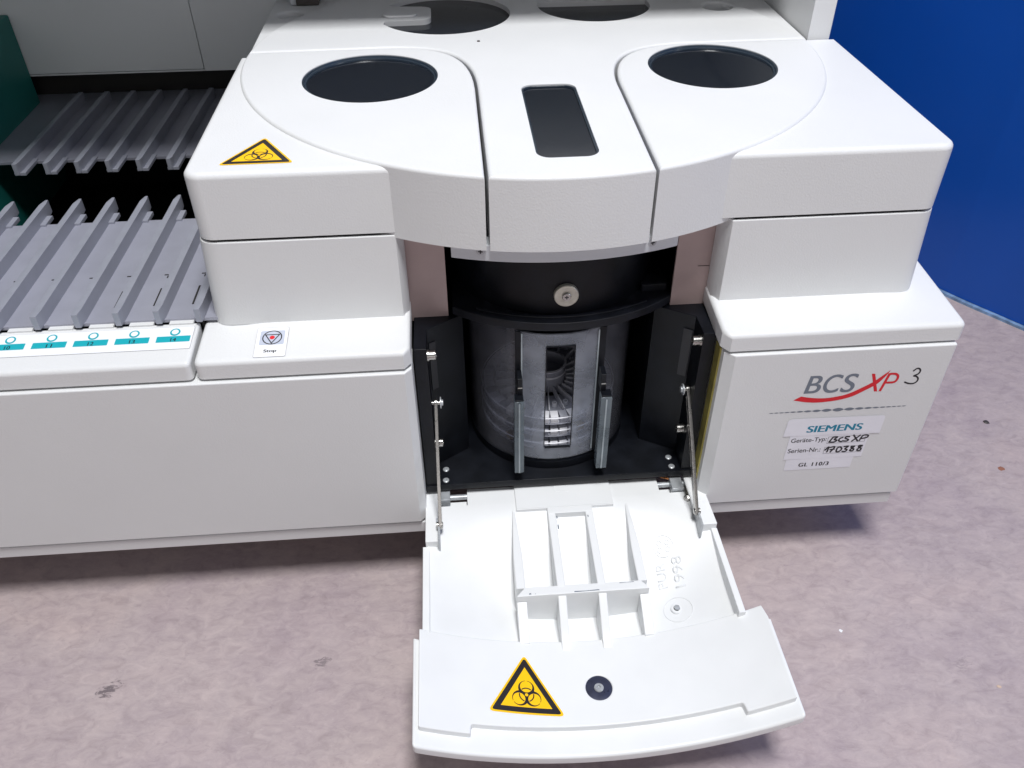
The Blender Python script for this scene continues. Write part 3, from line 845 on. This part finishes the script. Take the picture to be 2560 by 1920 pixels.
# side blocks with slanted inner faces
mb = MB()
L1 = [(-0.1168, -0.0210), (-0.1075, -0.0210), (-0.1075, 0.0030), (-0.0805, 0.0205), (-0.0805, 0.10), (-0.1168, 0.10)]
prism(mb, [L1], -0.2700, -0.1300, 0.0006, BLACK)
box(mb, -0.1176, -0.0225, -0.2770, -0.1062, -0.010, -0.2702, BLACK, 0.0005)
blkL = mb.build('side_block', root)
mb = MB()
R1 = [(0.1045, -0.0197), (0.1045, 0.10), (0.0670, 0.10), (0.0670, 0.0197), (0.0950, 0.0030), (0.0950, -0.0197)]
prism(mb, [R1], -0.2700, -0.1300, 0.0006, BLACK)
blkR = mb.build('side_block', root)
# raised black plates on the slanted faces, coloured for the shade in recessed slots
for blk, (p, q) in ((blkL, ((-0.1066, 0.0030), (-0.1020, 0.0060))), (blkR, ((0.0940, 0.0030), (0.0880, 0.0066)))):
    mb = MB()
    d = Vector((q[0] - p[0], q[1] - p[1])).normalized(); nrm = Vector((d.y, -d.x))
    if nrm.y > 0: nrm = -nrm
    a = Vector(p); b = Vector(q)
    c_ = [a, b]
    vs = []
    for z in (-0.188, -0.143):
        for pt in (a, b, b + nrm * 0.0004, a + nrm * 0.0004): vs.append((pt.x, pt.y, z))
    mb.add(vs, [(0, 1, 2, 3), (4, 5, 6, 7), (0, 1, 5, 4), (1, 2, 6, 5), (2, 3, 7, 6), (3, 0, 4, 7)], INK)
    mb.build('slot', blk, wn=False)
def bolt(parent, x, y, z, s):
    mb = MB()
    lathe(mb, [(0.0044, 0), (0.0044, 0.0012), (0.0036, 0.0012), (0.0036, 0.0060), (0.0032, 0.0064), (0.0018, 0.0064), (0.0018, 0.0040), (0.0001, 0.0040)], (x, y, z), (s, 0, 0), STEEL, 24, cap=False)
    return mb.build('bolt', parent, wn=False)
bolt(blkR, 0.0950, -0.0150, -0.1392, -1); bolt(blkR, 0.0950, -0.0110, -0.2310, -1)
bolt(blkL, -0.1075, -0.0157, -0.1396, 1); bolt(blkL, -0.1075, -0.0114, -0.2312, 1)
mb = MB()
box(mb, 0.1052, -0.0300, -0.2720, 0.1066, -0.0200, -0.1362, BRASS)
mb.build('edge_strip', root, wn=False)

# lip under the bulged lid, with two screws
mb = MB()
rl = 0.2315
lip = arc(DC[0], DC[1], rl, adir(-0.0857, arc_y(-0.0857, rl)), adir(0.0692, arc_y(0.0692, rl)), 40)
lip += arc(DC[0], DC[1], rl - 0.012, adir(0.0650, arc_y(0.0650, rl)), adir(-0.0815, arc_y(-0.0815, rl)), 30)
prism(mb, [lip], -0.0615, -0.0490, 0.0010, GREYW)
lipo = mb.build('lower_lip', root)
for x in (-0.0661, 0.0500):
    y = arc_y(x, rl); nx, ny = (x - DC[0]) / rl, (y - DC[1]) / rl
    mb = MB()
    c = Vector((x, y, -0.0540)); ax = Vector((nx, ny, 0))
    disc(mb, c, ax, 0.0030, 0.0006, ZINC, 24, 0.0002)
    t_ = Vector((-ny, nx, 0)); up_ = Vector((0, 0, 1)); c2 = c + ax * 0.0007
    for q in (t_, up_):
        o_ = up_ if q is t_ else t_
        e = 0.00002 if q is t_ else 0.0
        vs = [tuple(c2 + ax * e + q * a * 0.0016 + o_ * b * 0.00045) for a, b in ((-1, -1), (1, -1), (1, 1), (-1, 1))]
        mb.add(vs, [(0, 1, 2, 3)], INK)
    mb.build('screw', lipo, wn=False)

# black upper drum, its flange, and the round magnet
mb = MB()
lathe(mb, [(0.0800, -0.1240), (0.0800, -0.0520)], (-0.0065, 0.0800, 0), (0, 0, 1), BLACK, 96)
drum = mb.build('drum_housing', root)
mb = MB()
fc = (-0.0055, 0.1215); fr = 0.1325
def fy(x, r=fr): return fc[1] - math.sqrt(r*r - (x - fc[0])**2)
fl_ = [(x, fy(x)) for x in [-0.0875 + 0.1655 * i / 40 for i in range(41)]] + [(0.078, 0.060), (-0.0875, 0.060)]
prism(mb, [fl_], -0.1275, -0.1205, 0.0008, BLACKR)
rim_o = [(x, fy(x) + 0.006) for x in [-0.070 + 0.128 * i / 30 for i in range(31)]]
rim_i = [(x, y + 0.003) for x, y in reversed(rim_o)]
prism(mb, [rim_o + rim_i], -0.1212, -0.1190, 0.0005, BLACKR)
prism(mb, [round_poly([(0.0555, 0.0245), (0.076, 0.0255), (0.0775, 0.036), (0.060, 0.040)], 0.002, 4)], -0.1208, -0.1140, 0.0012, BLACKR)
mb.build('drum_flange', root)
mb = MB()
disc(mb, (-0.0050, 0.0003, -0.1025), (0, -1, 0), 0.0090, 0.0034, MAGNET, 48, 0.0005)
disc(mb, (-0.0050, -0.0032, -0.1025), (0, -1, 0), 0.0033, 0.0014, STEEL, 24, 0.0004)
for a, b in ((0.0015, 0.0004), (0.0004, 0.0015)):
    e = 0.00002 if a > b else 0
    mb.add([(-0.0050 + s_ * a, -0.0047 - e, -0.1025 + t_ * b) for s_, t_ in ((-1, -1), (1, -1), (1, 1), (-1, 1))], [(0, 1, 2, 3)], INK)
mb.build('magnet_disc', drum, wn=False)

# clear lower drum with rotors inside
QC = (-0.0098, 0.0565)
mb = MB()
n_ = 96; a0_ = math.radians(-90 + 32); a1_ = math.radians(270 - 29)
vs = []; fs = []
for i in range(n_ + 1):
    a = a0_ + (a1_ - a0_) * i / n_
    for r_, z in ((0.0660, -0.2620), (0.0660, -0.1285), (0.0645, -0.1285), (0.0645, -0.2620)):
        vs.append((QC[0] + r_ * math.cos(a), QC[1] + r_ * math.sin(a), z))
for i in range(n_):
    for j in range(4): fs.append((4*i + j, 4*i + (j+1) % 4, 4*(i+1) + (j+1) % 4, 4*(i+1) + j))
fs += [(0, 1, 2, 3), (4*n_, 4*n_ + 1, 4*n_ + 2, 4*n_ + 3)]
mb.add(vs, fs, ACRYL)
lathe(mb, [(0.0668, -0.2690), (0.0668, -0.2620), (0.0640, -0.2620)], (QC[0], QC[1], 0), (0, 0, 1), BLACK, 96, cap=False)
clear = mb.build('clear_drum', root, wn=False)
# cover sheet with a slot window
mb = MB()
rc = 0.0676
def cyl(x, z, r=rc): return (x, QC[1] - math.sqrt(r*r - (x - QC[0])**2), z)
sx0, sx1, sz0, sz1 = -0.0192, 0.0020, -0.2436, -0.1412
xs_ = sorted(set([-0.0415 + 0.0675 * i / 24 for i in range(25)] + [sx0, sx1]))
zs_ = [-0.2575, sz0, -0.20, -0.17, sz1, -0.1305]
vs, fs = [], []
for r_ in (rc, rc - 0.0014):
    for z in zs_:
        for x in xs_: vs.append(cyl(x, z, r_))
nx_, nz_ = len(xs_), len(zs_)
hole = lambda i, j: sx0 - 1e-6 <= xs_[i] and xs_[i+1] <= sx1 + 1e-6 and sz0 - 1e-6 <= zs_[j] and zs_[j+1] <= sz1 + 1e-6
for j in range(nz_ - 1):
    for i in range(nx_ - 1):
        if hole(i, j): continue
        q = (j*nx_ + i, j*nx_ + i + 1, (j+1)*nx_ + i + 1, (j+1)*nx_ + i)
        fs.append(q); fs.append(tuple(a + nx_*nz_ for a in reversed(q)))
mb.add(vs, fs, FROST)
# bright cut edges and guide bars
for x in (-0.0376, 0.0205):
    for r_ in (rc + 0.0004,):
        y = cyl(x, 0, r_)[1]
        box(mb, x - 0.0005, y - 0.0008, -0.2540, x + 0.0005, y + 0.0004, -0.1320, RODGLASS)
for (x0, x1) in ((-0.0425, -0.0384), (0.0214, 0.0262)):
    y = cyl((x0 + x1) / 2, 0)[1]
    box(mb, x0, y - 0.0022, -0.2560, x1, y - 0.0006, -0.1300, BLACK, 0.0003)
# rim round the slot
e_ = 0.0006
for (x0, z0, x1, z1) in ((sx0 - e_, sz0, sx0, sz1), (sx1, sz0, sx1 + e_, sz1), (sx0, sz0 - e_*2, sx1, sz0), (sx0, sz1, sx1, sz1 + e_)):
    y = cyl((x0 + x1) / 2, 0)[1]
    box(mb, x0, y - 0.0006, z0, x1, y + 0.0012, z1, BLACK)
cov = mb.build('drum_cover', root, wn=False)
for (x0, x1) in ((-0.0446, -0.0372), (0.0217, 0.0302)):
    mb = MB()
    box(mb, x0, -0.0250, -0.2580, x1, -0.0165, -0.1815, HANDLE, 0.0010)
    xm = (x0 + x1) / 2
    box(mb, xm - 0.0006, -0.0256, -0.2570, xm + 0.0006, -0.0252, -0.1835, RODGLASS)
    box(mb, x0 + 0.0004, -0.0248, -0.1812, x1 - 0.0004, -0.0168, -0.1800, BLACK, 0.0004)
    xt = xm + (0.0010 if x0 < 0 else -0.0022)
    prism(mb, [[(xt - 0.0020, -0.1800), (xt + 0.0022, -0.1800), (xt + 0.0018, -0.1640), (xt - 0.0018, -0.1640)]], -0.0190, -0.0080, 0.0004, BLACK, plane='xz')
    box(mb, xt - 0.0017, -0.0196, -0.1728, xt + 0.0017, -0.0191, -0.1720, STEEL)
    mb.build('cover_handle', cov)
# rotors: three stacked rings of cuvettes, fins and a hub
mb = MB()
for (zt, zb) in ((-0.2228, -0.2301), (-0.2365, -0.2437), (-0.2505, -0.2575)):
    lathe(mb, [(0.0200, zb), (0.0560, zb), (0.0560, zb + 0.0006), (0.020, zb + 0.0006)], (QC[0], QC[1], 0), (0, 0, 1), ROTOR, 72, cap=False)
    n = 44
    for i in range(n):
        a = 2 * PI * i / n
        m_ = AMBER if random.random() < 0.05 else (ROTORW if random.random() < 0.75 else ROTOR)
        ca, sa = math.cos(a), math.sin(a)
        def f_(x, y, z, ca=ca, sa=sa): return (QC[0] + x * ca - y * sa, QC[1] + x * sa + y * ca, z)
        box(mb, 0.0470, -0.0031, zb + 0.0010, 0.0552, 0.0031, zt, m_, 0.0, f_)
    lathe(mb, [(0.0562, zt - 0.0004), (0.0572, zt), (0.0562, zt + 0.0004)], (QC[0], QC[1], 0), (0, 0, 1), ROTORW, 72, cap=False)
for i in range(22):
    a = 2 * PI * i / 22 + 0.07
    ca, sa = math.cos(a), math.sin(a)
    def f_(x, y, z, ca=ca, sa=sa): return (QC[0] + x * ca - y * sa, QC[1] + x * sa + y * ca, z)
    box(mb, 0.0160, -0.0004, -0.2300, 0.0450, 0.0004, -0.2232, ROTORW, 0.0, f_)
    lathe(mb, [(0.0022, 0), (0.0022, 0.0035), (0.0015, 0.0035), (0.0015, 0)], (QC[0] + 0.034 * math.cos(a + 0.14), QC[1] + 0.034 * math.sin(a + 0.14), -0.2290), (0, 0, 1), ROTORW, 12, cap=False)
lathe(mb, [(0.0150, -0.2300), (0.0150, -0.2080), (0.0142, -0.2080), (0.0142, -0.2200), (0.0001, -0.2200)], (QC[0], QC[1], 0), (0, 0, 1), ROTOR, 40, cap=False)
lathe(mb, [(0.0156, -0.2090), (0.0160, -0.2080), (0.0142, -0.2076)], (QC[0], QC[1], 0), (0, 0, 1), ROTORW, 40, cap=False)
lathe(mb, [(0.0156, -0.2160), (0.0160, -0.2150), (0.0156, -0.2140)], (QC[0], QC[1], 0), (0, 0, 1), ROTORW, 40, cap=False)
mb.build('cuvette_rotor', root, wn=False)

# --- folded-down door ---------------------------------------------------------------
XC = 0.0018; RD = 0.273
def sag(x): return math.sqrt(max(RD*RD - (x - XC)**2, 0)) - math.sqrt(RD*RD - 0.125**2)
def plate(x): return -0.283 - sag(x)
CUTS = [-0.13 + 0.004 * i + 0.00013 for i in range(66)]
bend = lambda x, y, z: (x, y, z + plate(x))
mb = MB()
# outer skin, wider than the plate, lower and with rounded front edge
S1 = round_poly([(-0.1278, -0.1530), (-0.1275, -0.2335), (0.1312, -0.2335), (0.1312, -0.1575), (0.1145, -0.1530)], [0.001, 0.003, 0.003, 0.001, 0], 4)
prism(mb, [S1], -0.0150, -0.0055, 0.0022, DOORW, bend, cuts=CUTS)
# front plate with stepped ledge
S2 = round_poly([(-0.1232, -0.1482), (-0.1232, -0.2220), (-0.0900, -0.2220), (-0.0892, -0.2150), (0.0955, -0.2150), (0.0965, -0.2220), (0.1280, -0.2220), (0.1280, -0.1585), (0.1262, -0.1482)], [0.001, 0.001, 0.001, 0.002, 0.002, 0.001, 0.001, 0.001, 0.001], 4)
mag = (0.0022, -0.1868)
prism(mb, [S2, circ(mag[0], mag[1], 0.0095, 40)], -0.0100, 0.0, 0.0009, DOORW, bend, cuts=CUTS)
door = mb.build('folded_door', root)
door['label'] = 'open front door lying flat on two steel arms'
# tray floor
def tray(x, y):
    t = min(1.0, max(0.0, (-y - 0.034) / 0.090)); t = t * t * (3 - 2 * t)
    u = max(0.0, 1 - ((x - XC) / 0.125) ** 2)
    return -0.2825 - t * (0.005 + 0.034 * u)
mb = MB()
tx = sorted(set([-0.1172 + 0.2277 * i / 56 for i in range(57)] + [-0.0844, 0.0758]))
ty = sorted(set([-0.0165 - 0.1355 * i / 36 for i in range(37)] + [-0.0340]), reverse=True)
nx_ = len(tx); vs = [(x, y, tray(x, y) - t_) for t_ in (0, 0.006) for y in ty for x in tx]; TT = nx_ * len(ty); fs = []
def tcell(i, j): return 0 <= i < nx_ - 1 and 0 <= j < len(ty) - 1 and not (ty[j] > -0.03399 and (tx[i] < -0.08441 or tx[i + 1] > 0.07581))
for j in range(len(ty) - 1):
    for i in range(nx_ - 1):
        if not tcell(i, j): continue
        a_, b_, c_, d_ = j*nx_ + i, j*nx_ + i + 1, (j+1)*nx_ + i + 1, (j+1)*nx_ + i
        fs += [(a_, b_, c_, d_), (TT + d_, TT + c_, TT + b_, TT + a_)]
        for (p_, q_, ii, jj) in ((a_, b_, i, j-1), (b_, c_, i+1, j), (c_, d_, i, j+1), (d_, a_, i-1, j)):
            if not tcell(ii, jj): fs.append((p_, q_, TT + q_, TT + p_))
mb.add(vs, fs, DOORW)
# ledge behind the hinge notches
box(mb, -0.1060, -0.0340, -0.3000, -0.0850, -0.0240, -0.2890, DOORW, 0.0005)
box(mb, 0.0765, -0.0325, -0.3000, 0.0990, -0.0240, -0.2890, DOORW, 0.0005)
# side walls
prism(mb, [rect(-0.1212, -0.1500, -0.1158, -0.0720)], -0.3050, -0.2858, 0.0007, DOORW)
prism(mb, [rect(0.1092, -0.1520, 0.1142, -0.0720)], -0.3050, -0.2852, 0.0007, DOORW)
# raised hinge blocks
prism(mb, [round_poly([(-0.1188, -0.0720), (-0.1078, -0.0720), (-0.1078, -0.0560), (-0.1100, -0.0550), (-0.1100, -0.0480), (-0.1078, -0.0470), (-0.1078, -0.0150), (-0.1188, -0.0150)], 0.0008, 3)], -0.3000, -0.2800, 0.0008, DOORW)
prism(mb, [round_poly([(0.1005, -0.0720), (0.1138, -0.0720), (0.1120, -0.0160), (0.0985, -0.0160), (0.0985, -0.0480)], 0.0008, 3)], -0.3000, -0.2800, 0.0008, DOORW)
# raised centre pad
prism(mb, [round_poly([(-0.0450, -0.0440), (0.0350, -0.0440), (0.0350, -0.0145), (-0.0450, -0.0145)], [0.0005, 0.0005, 0.001, 0.001], 3)], -0.2900, -0.2806, 0.0007, DOORW)
# small moulded square near the hinge
prism(mb, [rect(-0.0120, -0.0270, 0.0005, -0.0200, 0.001), rect(-0.0114, -0.0264, -0.0001, -0.0206, 0.0008)], -0.2812, -0.28035, 0.0001, DOORW)
tr = mb.build('door_tray', door, angle=30)
# ribs
def rib_top(y):
    pts = [(-0.030, -0.2830), (-0.040, -0.2795), (-0.120, -0.2885), (-0.147, -0.3080), (-0.1560, -0.3125)]
    for (a, za), (b, zb) in zip(pts, pts[1:]):
        if y >= b:
            t = (a - y) / (a - b); return za + (zb - za) * max(0.0, min(1.0, t))
    return pts[-1][1]
def rib(mb, xa, xb, ya, yb, wa=None, top=rib_top, m=DOORW):
    """a wall running along y from ya to yb (towards the viewer); wa narrows its start"""
    n = 30; vs, fs = [], []
    for i in range(n + 1):
        t = i / n; y = ya + (yb - ya) * t
        xm = (xa + xb) / 2; h = (xb - xa) / 2
        if wa is not None: h = wa / 2 + (h - wa / 2) * min(1.0, t * 1.6)
        z = top(y); b_ = 0.0005
        for (dx, dz) in ((-h, -0.037), (-h, -b_), (-h + b_, 0), (h - b_, 0), (h, -b_), (h, -0.037)): vs.append((xm + dx, y, z + dz))
    for i in range(n):
        for j in range(5): fs.append((6*i + j, 6*i + j + 1, 6*(i+1) + j + 1, 6*(i+1) + j))
    fs += [tuple(range(6)), tuple(6*n + j for j in range(6))]
    mb.add(vs, fs, m)
mb = MB()
rib(mb, -0.0200, -0.0138, -0.0500, -0.1560); rib(mb, 0.0106, 0.0168, -0.0500, -0.1560)
box(mb, -0.0199, -0.0505, -0.3050, 0.0167, -0.0440, -0.2802, DOORW, 0.0005)
def otop(y):
    pts = [(-0.036, -0.2835), (-0.060, -0.2826), (-0.1225, -0.2890)]
    for (a, za), (b, zb) in zip(pts, pts[1:]):
        if y >= b: return za + (zb - za) * max(0.0, (a - y) / (a - b))
    return -0.2890
rib(mb, -0.0510, -0.0440, -0.0360, -0.1160, 0.0012, otop); rib(mb, 0.0420, 0.0490, -0.0360, -0.1160, 0.0012, otop)
def otop2(y):
    t = max(0.0, min(1.0, (-0.123 - y) / 0.027)); return -0.2945 + (plate(-0.047) + 0.0006 + 0.2945) * t
rib(mb, -0.0510, -0.0436, -0.1236, -0.1500, None, otop2); rib(mb, 0.0424, 0.0496, -0.1236, -0.1500, None, otop2)
# cross bar with tapered ends
prism(mb, [round_poly([(-0.0515, -0.1232), (0.0498, -0.1232), (0.0440, -0.1155), (-0.0445, -0.1155)], 0.0006, 3)], -0.3260, -0.2882, 0.0005, DOORW)
# worn grey patches on the rib edges
for (x0, y0, x1, y1) in ((-0.0420, -0.1222, -0.0398, -0.1206), (-0.0375, -0.1221, -0.0364, -0.1211), (-0.0080, -0.1226, 0.0118, -0.1214), (0.0270, -0.1172, 0.0390, -0.1164)):
    flat(mb, [round_poly([(x0, y0), (x1, y0 + 0.0003), (x1 - 0.001, y1), ((x0 + x1) / 2, y1 - 0.0005), (x0 + 0.0006, y1 - 0.0002)], 0.0003, 2)], -0.28808, GREYINK, lambda x, y, z: (x, y, z))
for (x0, y0, x1, y1) in ((-0.0135, -0.0560, -0.0126, -0.0530), (-0.0135, -0.0660, -0.0125, -0.0612), (0.0118, -0.0560, 0.0125, -0.0540)):
    zt = rib_top((y0 + y1) / 2) + 0.0004
    flat(mb, [rect(x0, y0, x1, y1, 0.0002, 2)], zt, GREYINK, lambda x, y, z: (x, y, z))
mb.build('rib_frame', door, angle=30)
# moulded marks and the screw on the tray
mb = MB()
TF = lambda x, y, w_: (x, y, tray(x, y) + w_ + 0.0003)
flat(mb, [circ(0.0703, -0.0785, 0.0082, 40), circ(0.0703, -0.0785, 0.0077, 40)], 0.0, DOORW, TF)
for (dx, dy) in ((-0.0032, 0.0026), (0.0032, 0.0026), (-0.0032, -0.0026), (0.0032, -0.0026)):
    flat(mb, [circ(0.0703 + dx, -0.0785 + dy, 0.0021, 16), circ(0.0703 + dx, -0.0785 + dy, 0.0016, 16)], 0.0, DOORW, TF)
def rot_text(body, x0, y0, x1, y1):
    vs, fs = text_raw(body)
    mb.add([(x1 - b * (x1 - x0), y0 + a * (y1 - y0), 0.0) for a, b, c in vs], fs, DOORW, TF)
rot_text('PUR', 0.0620, -0.1090, 0.0690, -0.0900)
rot_text('1998', 0.0745, -0.1110, 0.0825, -0.0870)
flat(mb, [circ(0.0725, -0.1290, 0.0108, 40), circ(0.0725, -0.1290, 0.0103, 40)], 0.0, DOORW, TF)
mb.v = [(x, y, z) for x, y, z in mb.v]
em = mb.build('moulded_mark', door, wn=False)
sol = em.modifiers.new('thickness', 'SOLIDIFY'); sol.thickness = 0.0003; sol.offset = 0
mb = MB()
sc = (0.0715, -0.1280); zt = tray(*sc)
lathe(mb, [(0.0045, -0.002), (0.0045, 0.0006), (0.0040, 0.0012), (0.0026, 0.0014)], (sc[0], sc[1], zt), (0, 0, 1), DOORW, 28, cap=False)
lathe(mb, [(0.0024, 0.001), (0.0024, 0.0026), (0.0001, 0.0028)], (sc[0], sc[1], zt), (0, 0, 1), ZINC, 6, cap=False)
mb.build('screw', door, wn=False)
# biohazard sticker on the curved plate
mb = MB()
hazard(mb, lambda u, v, w_: (-0.0508 + 0.0510 * u + 0.0020 * v, -0.2052 + 0.0515 * v - 0.003 * u, plate(-0.0508 + 0.0510 * u + 0.0020 * v) + w_), [-0.5 + 0.05 * i for i in range(21)])
mb.build('hazard_sticker', door, wn=False)
# magnet in the door
mb = MB()
ax = Vector((mag[0] - XC, 0, 1)).normalized()
zc = plate(mag[0])
lathe(mb, [(0.0100, -0.0060), (0.0100, -0.0008), (0.0094, -0.0006), (0.0034, -0.0006), (0.0034, -0.0012)], (mag[0], mag[1], zc), (0, 0, 1), DOORMAG, 48, cap=False)
lathe(mb, [(0.0034, -0.003), (0.0034, 0.0001), (0.0028, 0.0006), (0.0014, 0.0006), (0.0012, -0.0006), (0.0001, -0.0006)], (mag[0], mag[1], zc), (0, 0, 1), ZINC, 24, cap=False)
mb.build('magnet_disc', door, wn=False)
# hinge brackets and pin
mb = MB()
box(mb, -0.1066, -0.0300, -0.2860, -0.0985, -0.0140, -0.2790, ZINC, 0.0006)
mb.build('hinge_bracket', door)
mb = MB()
box(mb, 0.0862, -0.0330, -0.2860, 0.0960, -0.0160, -0.2790, ZINC, 0.0006)
box(mb, 0.0955, -0.0420, -0.2860, 0.0985, -0.0290, -0.2800, STEEL, 0.0006)
lathe(mb, [(0.0030, 0), (0.0030, 0.003), (0.0018, 0.0042), (0.0001, 0.0044)], (0.0975, -0.0405, -0.2840), (-0.3, -0.5, 1), STEEL, 20, cap=False)
for i in range(2):
    lathe(mb, [(0.0007, 0), (0.0007, 0.007)], (0.0795 + 0.0022 * i, -0.0180 - 0.001 * i, -0.2800), (0.8, -0.5 + 0.9 * i, 0.15), RUST, 10)
mb.build('hinge_bracket', door)
mb = MB()
lathe(mb, [(0.0024, 0), (0.0024, 0.2200)], (-0.1140, -0.0215, -0.2860), (1, 0, 0), ZINC, 20)
mb.build('hinge_pin', door, wn=False)

# --- steel arms holding the door ------------------------------------------------------
def arm(p0, p1, s):
    mb = MB()
    a = Vector(p0); b = Vector(p1); d = (b - a); ln = d.length; d.normalize()
    side = Vector((0, d.z, -d.y)); side.normalize()
    thick = Vector((0.00085, 0, 0))
    wd = 0.0034
    out = rect(-wd, -wd, ln + wd, wd, wd * 0.98, 6)
    hole_ = rect(0.006, -0.0011, ln * 0.62, 0.0011, 0.001, 4)
    vs, fs = prism_raw([out, hole_], 0.0026, 0.0003, 1)
    def fn(x, y, z):
        t = x / ln; q = Vector((a.x + (b.x - a.x) * t, 0, 0))
        p = a + d * x + side * y; return (p.x + z, p.y, p.z)
    mb.add(vs, fs, STEEL, fn)
    # bolts at both ends
    lathe(mb, [(0.0016, -0.003), (0.0016, 0.0040)], a, (s, 0, 0), STEEL, 16)
    lathe(mb, [(0.0046, 0.0034), (0.0046, 0.0042), (0.0024, 0.0044), (0.0024, 0.0056), (0.0001, 0.0058)], a, (s, 0, 0), ZINC, 24, cap=False)
    lathe(mb, [(0.0027, -0.003), (0.0027, 0.0016), (0.0020, 0.0022), (0.0001, 0.0022)], b, (s, 0, 0), STEEL, 18, cap=False)
    # small foot plate on the door
    box(mb, b.x - 0.0012 * s - 0.0007, b.y - 0.0155, b.z - 0.014, b.x - 0.0012 * s + 0.0007, b.y + 0.008, b.z + 0.0015, ZINC)
    return mb.build('door_arm', root)
arm((0.0935, -0.0083, -0.1920), (0.0985, -0.0620, -0.2755), -1)
arm((-0.1045, -0.0083, -0.1920), (-0.1066, -0.0600, -0.2750), 1)

# ------------------------------------------------------------------ bits on the floor
def crumb(name, x, y, r, m, label, cat, flatness=0.35):
    mb = MB(); n = 9
    prof = [[(r * (0.75 + 0.5 * random.random()) * s) for _ in range(n)] for s in (1.0, 0.6)]
    vs = [(x + q * math.cos(2*PI*i/n), y + q * math.sin(2*PI*i/n), FZ + (0.0002 if k == 0 else r * flatness)) for k, row in enumerate(prof) for i, q in enumerate(row)]
    fs = [(i, (i+1) % n, n + (i+1) % n, n + i) for i in range(n)] + [tuple(n + i for i in range(n)), tuple(reversed(range(n)))]
    mb.add(vs, fs, m)
    o = mb.build(name, wn=False); o['label'] = label; o['category'] = cat
crumb('paper_crumb', 0.0357, -0.2123, 0.0022, LABEL, 'tiny white crumb on the floor in front of the folded door', 'crumb')
crumb('dark_crumb', 0.4643, 0.1117, 0.0030, LATCHB, 'small dark speck of dirt on the floor near the blue wall', 'crumb')
crumb('leaf_crumb', 0.4445, 0.0449, 0.0032, mat('dry_leaf', srgb(150, 100, 80), 0.7), 'small dry brown flake on the floor beside the lower panel', 'crumb', 0.15)

crumb('paper_flake', 0.2159, -0.1232, 0.0016, LABEL, 'tiny white flake on the floor right of the folded door', 'flake', 0.15)
crumb('wood_splinter', 0.3189, -0.1816, 0.0016, mat('pale_wood', srgb(205, 180, 160), 0.7), 'pale wood splinter on the floor near the right edge of the photo', 'splinter', 0.3)
